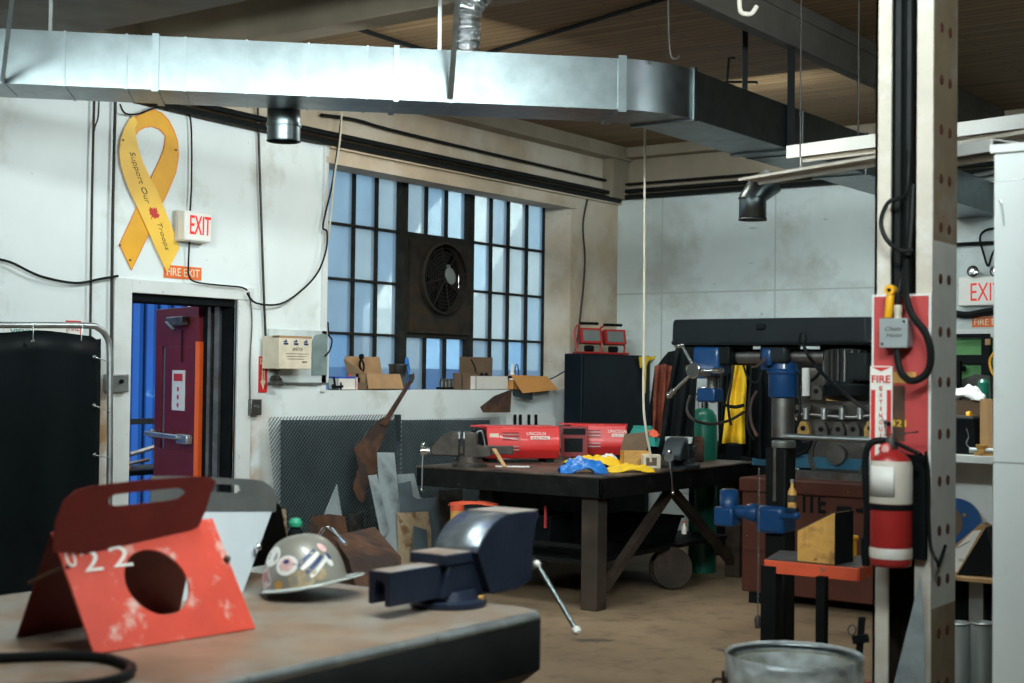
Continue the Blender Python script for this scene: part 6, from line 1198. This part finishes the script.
# things on the upper shelf
t2=thing('black_tool_case','black case on the upper shelf left of wooden post','case',(sy(962,450,SY+.1).x,SY+.15,zs)); MB().hexa([(-.16,-.08,0),(.075,-.08,0),(.075,.08,0),(-.16,.08,0),(-.16,-.08,.165),(.06,-.08,.165),(.06,.08,.165),(-.16,.08,.165)]).build('case_body','dark',t2,bevel=.006); MB().box((-.16,-.07,.165),(.055,.07,.175)).build('case_lid','steel',t2)
MB().tube([(.03,-.082,.12),(.04,-.082,.08),(.03,-.082,.05),(.05,-.082,.03)],.003).build('silver_wire','chrome',t2)
t2=thing('open_wood_crate','open wooden crate with thick post on the upper shelf','crate',(sy(970,430,SY+.25).x,SY+.22,zs)); 
xx=sy(988,430,SY+.1).x-t2.location.x; hh=sy(988,399,SY+.1).z-zs
MB().box((xx-.03,-.14,0),(xx+.025,-.09,hh)).build('corner_post','wood',t2); MB().box((-.16,.0,.17),(xx,.02,hh-.01)).build('crate_side','cardd',t2); MB().box((-.16,.0,.0),(xx,.02,.17)).build('crate_lower_side','cardd',t2)
rag('white_rag','white crumpled cloth on the crate top right of the column','cloth',Vector((sy(963,399,SY+.2).x,SY+.23,zs+hh-.01)),.19,.08,.07,'paper',0,6)
o=MB().lathe([(.024,0),(.026,.03),(.026,.085),(.014,.10)],(0,0,0)).build('green_cup','green2' if False else 'green'); o.location=(sy(982,399,SY+.25).x,SY+.27,zs+hh-.01); tag(o,'dark green plastic cup beside the white rag','cup')
t2=thing('yellow_tape_roll','small yellow tape lying on the black case','tape',(sy(966,415,SY+.1).x,SY+.12,zs+.175)); MB().lathe([(.02,0),(.02,.02)],(0,0,0),(1,0,.2),18).build('tape_ring','yelp',t2)
t2=thing('brass_valve','brass valve with pipe stub on the upper shelf edge','valve',(sy(982,455,SY+.03).x,SY+.03,zs)); b=MB(); b.cyl((-.055,0,.022),(.06,0,.022),.013); b.build('pipe_stub','zinc',t2); b=MB(); b.lathe([(.022,0),(.018,.03),(.026,.04),(.026,.05)],(0,-.005,0),(0,0,1),14); b.box((-.03,-.02,.0),(.05,.01,.012)); b.build('valve_body','wedge',t2)
# grey tubes under the shelf
for px,lab in ((959,'ribbed grey tube standing under the shelf, next to the column'),(982.5,'ribbed grey tube standing under the shelf, next to the partition')):
    c=sy(px,640,6.12); t2=thing('grey_tube',lab,'tube',(c.x,6.12,0),0,'grey tubes under the shelf'); zt_=sy(px,622,6.12).z
    MB().lathe([(.048,0),(.048,zt_*.3),(.050,zt_*.32),(.048,zt_*.34),(.048,zt_)],(0,0,0),(0,0,1),28,caps=False).build('tube_wall','tubeg',t2,solid=.003); MB().lathe([(.049,zt_-.008),(.051,zt_-.004),(.049,zt_)],(0,0,0),(0,0,1),28,caps=False).build('tube_rim','zinc',t2,solid=.002)
    if px<970: MB().box((-.0,-.0505,zt_*.38),(.03,-.047,zt_*.46)).build('crayon_mark','wax',t2)
# green machine far behind
t2=thing('green_machine','green painted machine with black bars beyond the shelf','machine',(-3.2,10.9,0)); O2=Vector(t2.location)
def gm(px,py,o=0): return onY(px,py,10.9+o)-O2
b=MB(); b.box((gm(945,0).x-.2,0,.0),(gm(994,0).x+.3,.5,gm(975,338).z)); b.build('machine_body','machg',t2,bevel=.02)
for a,c in ((334,338),(355,364)): MB().box((gm(945,0).x-.2,-.05,gm(970,c).z),(gm(992,0).x,.0,gm(970,a).z)).build('black_bar','black',t2)
MB().box((gm(986,0).x,-.08,gm(985,388).z),(gm(994,0).x,.0,gm(985,338).z)).build('black_post','black',t2); MB().box((gm(960,0).x,-.02,gm(965,371).z),(gm(968,0).x,.0,gm(965,366).z)).build('vent','black',t2)
b=MB(); b.prism([gm(950,384,-.1),gm(975,374,-.1),gm(990,376,-.1),gm(992,430,-.1),(gm(950,384).x,-.1,.3),],(0,.08,0)); b.build('dark_guard','eng',t2)
MB().tube([gm(995,352,-.12),gm(990,360,-.12),gm(992,372,-.12),gm(998,378,-.12)],.012).build('yellow_hose','yelp',t2); MB().box(gm(985,345,-.1),gm(991,339,-.08)).build('tan_block','card',t2)
# right-hand exit sign, plate and lamps on the far wall
def fl(px,py,o=.0): return onY(px,py,WB-o)
c=fl(986,292); t2=thing('exit_sign','white exit sign with red letters on the far wall, twin lamps above','sign',(c.x+.03,WB-.05,fl(986,306).z)); hh=fl(986,277).z-fl(986,306).z; 
MB().box((-.24,-.04,0),(.2,.05,hh)).build('sign_case','exitw',t2,bevel=.01); text('lettering','EXIT','exitr',t2,(-.0,-.042,hh*.47),.265,.155)
for px in (973,996):
    p=fl(px,272,.12)-Vector(t2.location); b=MB(); b.lathe([(.02,0),(.045,.04),(.05,.06)],p+Vector((0,.05,0)),(0,-1,.1),20); b.build('lamp_head','black',t2); b=MB(); b.lathe([(.046,.058),(.03,.066)],p+Vector((0,.05,0)),(0,-1,.1),20); b.build('lamp_lens','chrome',t2)
c=fl(988,322); t2=thing('fire_exit_sign','small orange fire exit plate on the far wall','sign',(c.x+.03,WB-.004,fl(988,327).z)); MB().box((-.165,-.003,0),(.165,.003,.088)).build('sign_plate','sgno',t2); text('lettering','FIRE EXIT','sgncr',t2,(0,-.005,.044),.29,.055)
struct(MB().box((fl(940,0).x,WB-.04,fl(970,337).z),(fl(1060,0).x,WB-.0,fl(970,329).z)).build('trim_6','trimw'))
wire('wall_pipe','black pipe on the far wall above the right exit sign','pipe',[fl(945,245,.05),fl(975,243.5,.05),fl(1010,242,.05)],.016,smooth=False)
wire('wall_pipe','thick black cable sagging below the right exit sign','cable',[fl(945,311,.05),fl(965,315,.05),fl(985,312,.05),fl(1010,308,.05)],.030)
wire('wall_cable','black cable pair dropping to the right exit sign lamps','cable',[fl(998,228,.05),fl(986,230,.05),fl(980,238,.05),fl(984,255,.05),fl(988,266,.05),fl(992,255,.05),fl(996,248,.05)],.010)
wire('wall_pipe','pale conduit elbow high on the far wall right of column','pipe',[fl(1010,168,.1),fl(985,174,.1),fl(974,176,.1),fl(972,180,.1),fl(978,182,.1),fl(1010,182,.1)],.02,'zinc')
# ================================================================== FOREGROUND BENCH
BX0,BX1,BY0,BY1,BZ=-3.85,-2.39,.2,3.52,.90
t=thing('steel_workbench','worn steel workbench with rounded black front edge in the foreground','workbench',(BX0,BY0,0)); LX=BX1-BX0; LY=BY1-BY0
def bout(i=0.,r=.07):
    pts=[(i,i)]; 
    pts.append((LX-i,i)); n=8
    for k in range(n+1): a=PI/2*k/n; pts.append((LX-i-r+r*math.cos(a),LY-i-r+r*math.sin(a)))
    pts.append((i,LY-i)); return pts
MB().prism([(x,y,BZ-.012) for x,y in bout(.012)],(0,0,.012)).build('tabletop','benchtop',t)
b=MB(); A_=bout(.014); lay=[(.0,BZ-.20,.02),(.0,BZ-.05,0),(.0,BZ-.02,-.0),(.006,BZ-.004,0),(.014,BZ,0)]
def ringb(lay_):
    b=MB(); R_=[[b.bm.verts.new((x,y,z)) for x,y in bout(i)] for i,z,_ in lay_]
    for P_,Q_ in zip(R_,R_[1:]):
        n=len(P_)
        for k in range(n): b._f([P_[k],P_[(k+1)%n],Q_[(k+1)%n],Q_[k]])
    return b
ringb([(.05,BZ-.22,0),(.0,BZ-.17,0),(.0,BZ-.024,0)]).build('front_skirt','benchside',t,solid=.004)
ringb([(.0,BZ-.024,0),(.002,BZ-.010,0),(.008,BZ-.002,0),(.018,BZ+.0005,0)]).build('edge_strip','benchedge',t,solid=.002)
for x,y in ((.1,.1),(LX-.2,.1),(.1,LY-.25),(LX-.2,LY-.25)): MB().box((x,y,0),(x+.09,y+.09,BZ-.012)).build('leg','benchside',t)
MB().box((.15,.15,.25),(LX-.15,LY-.2,.28)).build('lower_shelf','benchside',t)
wire('black_hose_ring','black rubber hose curling on the bench at the lower left','hose',[onZ(-60,662,BZ+.012),onZ(0,658,BZ+.012),onZ(60,656,BZ+.012),onZ(105,658,BZ+.012),onZ(130,666,BZ+.012),onZ(128,674,BZ+.012),onZ(110,681,BZ+.012),onZ(70,687,BZ+.012),onZ(20,690,BZ+.012),onZ(-60,692,BZ+.012)],.0125)
# ================================================================== A-FRAME STANDS
def aframe(name,label,A,B,xt,zt_,rearx,m_front,m_rear,m_han,hole,mark,hz,nm2='front_plate'):
    """A,B: front foot ends (world); the plate leans back to x=xt at height zt_"""
    t=thing(name,label,'stand',(A.x,A.y,BZ)); O2=Vector(t.location)
    Wd=B.y-A.y; xs=(B.x-A.x)/Wd
    up_=Vector((xt-A.x,0,zt_-BZ)); 
    def P(u_,v_,o=0.): # u across, v up the plate
        return Vector((xs*Wd*u_,Wd*u_,0))+up_*v_+Vector((up_.z,0,-up_.x)).normalized()*o
    return t,P,Wd,up_
A_=onZ(93,655,BZ); B_=onZ(254,629,BZ)
t,P,Wd,up_=aframe('red_sheet_stand','worn red sheet metal stand with round hole and slotted handle',A_,B_,-3.05,1.185,0,'','','',0,0,0)
# front plate with round hole: ring bridged to outline
hc=(.50,.50); Hh=up_.length; hr=.094; n=40
outl=[(0,0),(1,0),(1,1.0),(0,1.0)]
b=MB()
for off in (0,.006):
    inn=[];out=[]
    for i in range(n):
        a=2*PI*i/n; c_,s_=math.cos(a),math.sin(a); inn.append(b.bm.verts.new(P(hc[0]+hr*c_/Wd,hc[1]+hr*s_/Hh,off)))
        k=min((.5)/max(abs(c_),1e-6), (.5)/max(abs(s_),1e-6)); out.append(b.bm.verts.new(P(.5+k*c_,.5+k*s_,off)))
    for i in range(n): b._f([inn[i],inn[(i+1)%n],out[(i+1)%n],out[i]])
    if off==0: i0,o0=inn,out
for i in range(n): b._f([i0[i],i0[(i+1)%n],inn[(i+1)%n],inn[i]]); b._f([o0[i],o0[(i+1)%n],out[(i+1)%n],out[i]])
b.build('front_plate','redp',t)
# lettering painted on the plate
rotm=None
ux=Vector((up_.x,0,up_.z)).normalized(); ry=(P(1,0)-P(0,0)).normalized(); nz_=ry.cross(ux)
Rm=Matrix((ry,ux,nz_)).transposed().to_4x4()
text('painted_lettering','2','sgnw',t,P(.16,.735,.0075),.055,.060,rot=Rm,ex=.0006); text('painted_lettering','2','sgnw',t,P(.335,.745,.0075),.06,.060,rot=Rm,ex=.0006); text('painted_lettering','0','sgnw',t,P(.05,.77,.0075),.03,.05,rot=Rm,ex=.0006)
# rear plate: from a foot behind up through the top into the slotted handle
ft=Vector((-.335,.06,0)); tp=P(0,1.0)+Vector((-.008,.0,0)); he=Vector((xt:=-.075,0,.405))
def Q(u_,v_): # v 0..1 foot to hinge ; >1 handle leaning forward
    if v_<=1: base=ft.lerp(Vector((tp.x,0,tp.z)),v_); return Vector((base.x,.0+(.02)*(1-v_)+Wd*u_,base.z))
    k=v_-1; return Vector((tp.x-.006+.03*k,Wd*u_,tp.z+.135*k))
b=MB(); b.prism([Q(0,0),Q(1.10,0),Q(1.0,1),Q(0.02,1)],(-.006,0,-.003)); b.build('rear_plate','redd',t)
# handle outline with slot
ho=[(.03,-.32),(.25,-.44),(.55,-.46),(.80,-.36),(.97,-.10),(1.0,.25),(1.01,.62),(1.03,.86),(.97,.97),(.85,1.0),(.5,1.0),(.20,.95),(.10,.88),(.04,.70),(.01,.3)]
so=[(.80,.58),(.83,.66),(.80,.74),(.76,.78),(.5,.76),(.34,.74),(.31,.66),(.32,.55),(.36,.50),(.5,.50),(.7,.52),(.78,.54)]
def Hn(u_,v_,o=0): return Vector((tp.x+.066+.035*v_+o, Wd*u_-.045, tp.z+.128*v_))
b=MB()
import mathutils.geometry as mg
vs=[Vector((x,y,0)) for x,y in ho]; vh=[Vector((x,y,0)) for x,y in so]; tri=mg.tessellate_polygon([vs,vh]); allp=ho+so
for o_ in (0,.006):
    V=[b.bm.verts.new(Hn(x,y,o_)) for x,y in allp]
    for q in tri: b._f([V[i] for i in q])
    if o_==0: V0=V
for a0,a1 in ((0,len(ho)),(len(ho),len(allp))):
    m_=a1-a0
    for i in range(m_): b._f([V0[a0+i],V0[a0+(i+1)%m_],V[a0+(i+1)%m_],V[a0+i]])
b.build('slotted_handle','redd',t,ang=60)
for u_,v_ in ((.985,.62),): MB().sphere(P(u_,v_,.01),.010,8).build('stud','steel',t)
MB().tube([P(.02,.70,.01),P(-.02,.72,-.03),P(-.06,.74,-.10),Vector((-.22,.02,.17))],.005,6).build('wire_tie','rust',t)
# silver stand
A_=onZ(118,620,BZ)+Vector((0,0,0)); Bq=onZ(243,592,BZ); A_=Vector((Bq.x-.02,Bq.y-.50,BZ))
t=thing('silver_sheet_stand','bare silver sheet metal stand behind the red one','stand',A_); O2=Vector(t.location)
def S(px,py,x): return onX(px,py,x)-O2
x1=-3.47
b=MB(); b.prism([Vector((0,0,0)),Bq-O2,S(275,503,x1),S(150,503,x1)],(-.006,0,-.003)); b.build('front_plate','alu',t)
b=MB(); b.prism([S(275,512,x1+.012),S(276,500,x1+.010),S(150,500,x1+.010),S(150,512,x1+.012)],(.004,0,.002)); b.build('folded_seam','zinc',t)
b=MB(); b.prism([S(277,502,x1-.02),S(281,506,x1-.02),S(291,560,-3.75),Vector((-.33,.45,0)),Vector((-.33,0,0)),S(150,503,x1-.02)],(-.005,0,-.003)); b.build('rear_plate','dark',t)
ho=[(150,503),(180,503),(276,503),(277,497),(270,486),(262,481),(250,479),(180,476),(150,476)]
so=[(215,484),(238,485),(240,490),(236,493),(215,492),(185,491),(183,486),(188,483)]
vs=[Vector((x,-y,0)) for x,y in ho]; vh=[Vector((x,-y,0)) for x,y in so]; tri=mg.tessellate_polygon([vs,vh]); allp=ho+so; b=MB()
for o_ in (0,.005):
    V=[b.bm.verts.new(S(x,y,x1-.01)+Vector((o_,0,0))) for x,y in allp]
    for q in tri: b._f([V[i] for i in q])
    if o_==0: V0=V
for a0,a1 in ((0,len(ho)),(len(ho),len(allp))):
    m_=a1-a0
    for i in range(m_): b._f([V0[a0+i],V0[a0+(i+1)%m_],V[a0+(i+1)%m_],V[a0+i]])
b.build('slotted_handle','zinc',t)
p0=S(258,547,-3.36); b=MB(); b.tube([p0,p0+Vector((-.10,.06,-.005)),p0+Vector((-.2,.12,0))],.006,6,smooth=False); b.sphere(p0,.012,8); b.build('chain_link','chrome',t)
# ================================================================== HARD HAT
c=onZ(306,598,BZ); t=thing('hard_hat','grey hard hat covered with stickers lying on the bench','hard hat',(c.x-.03,c.y+.03,BZ),rad(36)); 
t.rotation_euler=(rad(-3),rad(-9),rad(36)); t.location.z=BZ+.026
rx,ry_,rz_=.122,.15,.155
def dome(th,ph,k=1.): return Vector((rx*1.06*k*max(0,math.cos(ph))**.78*math.cos(th), ry_*k*max(0,math.cos(ph))**.78*math.sin(th), .012+rz_*k*math.sin(ph)))
b=MB(); b.grid(lambda u_,v_: dome(u_*2*PI,v_*PI/2*.999),48,16); b.build('shell','helm',t,weld=True,ang=80)
# rim and brim (brim to the local +x side)
def brim(u_,v_):
    a=u_*2*PI; ext=.006+.052*max(0,math.cos(a))**1.6; k=v_; r1=1.0
    p=Vector((rx*1.06*math.cos(a),ry_*math.sin(a),.014)); d=Vector((math.cos(a)*ext,math.sin(a)*(.012+.02*max(0,math.cos(a))),.010*k*max(0,math.cos(a))-.008*k)); return p+d*k
b=MB(); b.grid(brim,64,4); b.build('brim','brim',t,solid=.004,weld=True)
def sticker(th0,ph0,ra,m,asp=1.,rot=0,nm='sticker',shape='disc',k=1.006):
    b=MB(); n=20
    V=[b.bm.verts.new(dome(th0,ph0,k+.002))]; R1=[]
    for i in range(n):
        a=2*PI*i/n
        if shape=='disc': x,y=math.cos(a),math.sin(a)
        elif shape=='square': q=1/max(abs(math.cos(a)),abs(math.sin(a))); x,y=math.cos(a)*q,math.sin(a)*q
        else: q=1 if i%2 else .55; x,y=math.cos(a)*q,math.sin(a)*q
        x*=ra*asp; y*=ra; X_=x*math.cos(rot)-y*math.sin(rot); Y_=x*math.sin(rot)+y*math.cos(rot)
        R1.append(b.bm.verts.new(dome(th0+X_/(.135*max(.3,math.cos(ph0))),ph0+Y_/.16,k)))
    for i in range(n): b._f([V[0],R1[i],R1[(i+1)%n]])
    return b.build(nm,m,t,ang=80)
D_=lambda d: rad(d)
sticker(D_(-138),D_(42),.040,'stk',.9,.2); sticker(D_(-150),D_(14),.032,'stkp',1.2,.4,shape='square'); sticker(D_(-150),D_(16),.018,'stkr',1,.0,k=1.010); sticker(D_(-104),D_(28),.034,'stk',1.1,.1); sticker(D_(-104),D_(29),.022,'stkp',1,.1,k=1.010); sticker(D_(-104),D_(32),.008,'stkn',1.3,.1,k=1.013)
for k in range(4): sticker(D_(-72+k*5),D_(34-k*5),.040,('stkn','stk','stkn','stk')[k],.16,rad(-52),shape='square',k=1.006+.002*k)
sticker(D_(-84),D_(10),.026,'stkg',1.5,.1,shape='square'); sticker(D_(-58),D_(12),.022,'stkg',1,.3); sticker(D_(-40),D_(44),.020,'stkp',.6,.3); sticker(D_(-38),D_(25),.022,'stk',.5,.4); sticker(D_(-36),D_(30),.014,'stkn',.5,.4,k=1.010); sticker(D_(-118),D_(6),.014,'wedge',1.2,0)
# ================================================================== BIG FRONT VISE
t=thing('bench_vise','large dark blue bench vise mounted at the end of the workbench','vise',(-2.68,3.40,BZ)); O2=Vector(t.location)
def G_(x,y,z): return Vector((x,y,z))-O2
xa,xb=-2.755,-2.60
MB().lathe([(.115,0),(.118,.008),(.115,.018),(.095,.024),(.085,.05)],(0.0,.0,0),(0,0,1),40).build('swivel_base','visb',t)
MB().lathe([(.012,.018),(.012,.028),(.008,.03)],(.085,.05,0),(0,0,1),6).build('base_bolt','wedge',t)
# tail: inverted U channel sliding bar
b=MB(); b.box(G_(-2.72,3.083,1.015),G_(-2.64,3.45,1.032)); b.box(G_(-2.72,3.083,.940),G_(-2.702,3.45,1.015)); b.box(G_(-2.658,3.083,.936),G_(-2.64,3.45,1.015))
for s_ in (0,1):
    n=6; q=[]
    for i in range(n+1): a=PI/2*i/n; q.append((-2.68+(-1 if s_ else 1)*.022*math.cos(a),.985+.025*math.sin(a)))
    e_=-2.702 if s_ else -2.658; q+= [(-2.68,1.016),(e_,1.016),(e_,.985)]; b.prism([G_(x,3.083,z) for x,z in q],(0,.36,0))
b.build('slide_bar','visb',t)
MB().box(G_(-2.715,3.09,1.032),G_(-2.645,3.33,1.034)).build('bare_top','vistop',t)
b=MB(); b.box(G_(xa,3.305,1.030),G_(-2.615,3.50,1.062)); b.build('anvil','visb',t,bevel=.004); MB().box(G_(xa+.003,3.31,1.062),G_(-2.618,3.47,1.0645)).build('anvil_face','vistop',t)
b=MB(); b.prism([G_(-2.735,3.30,.93),G_(-2.735,3.33,1.035),G_(-2.735,3.72,1.05),G_(-2.735,3.70,.93),G_(-2.735,3.60,.92)],(.115,0,0)); b.build('vise_body','visb',t,bevel=.012)
# curved hump with jaws
pf=[(3.43,1.06),(3.440,1.080),(3.455,1.100),(3.48,1.123),(3.51,1.142),(3.545,1.157),(3.58,1.165),(3.66,1.167),(3.745,1.163),(3.75,1.148),(3.735,1.13),(3.72,1.06),(3.715,.95),(3.64,.93),(3.5,.93)]
b=MB(); b.prism([G_(xa-.01,y,z) for y,z in pf],(xb-xa+.02,0,0)); b.build('jaw_casting','visb',t,ang=32,bevel=.003)
b=MB(); V=[]
for i,(y,z) in enumerate(pf[:7]):
    nx=Vector((0,-(1.0) if i<3 else -.5,.6)).normalized()*.002; V.append((b.bm.verts.new(G_(xa-.004,y,z)+nx),b.bm.verts.new(G_(xb+.006,y,z)+nx)))
for a_,c_ in zip(V,V[1:]): b._f([a_[0],a_[1],c_[1],c_[0]])
b.build('lit_face','visl',t,solid=.001,ang=60)  # paler overlay paints the light on the hump's curved front
MB().box(G_(xa-.005,3.60,1.165),G_(xb+.005,3.745,1.169)).build('jaw_top','vistop',t)
b=MB(); b.cyl(G_(-2.68,3.70,.985),G_(-2.68,3.81,.985),.030); b.build('screw_boss','visb',t); 
h0=G_(-2.60,3.755,1.003); h1=G_(-2.50,3.845,.772)
h0=onD(537,564,4.55)-O2; h1=onD(576.5,630.5,4.45)-O2
dd=(h1-h0).normalized(); MB().cyl(h0+dd*.012,h1,.0075).build('handle_bar','galv',t); MB().sphere(h0,.0125,10).build('handle_ball','sgnw',t); MB().lathe([(.009,-.012),(.014,-.006),(.014,.006),(.009,.012)],h1,dd,16).build('handle_end','sgnw',t)
b=MB(); b.cyl(G_(-2.68,3.80,.985),h0*.5+G_(-2.68,3.82,.985)*.5,.022); b.build('screw_head','steel',t)
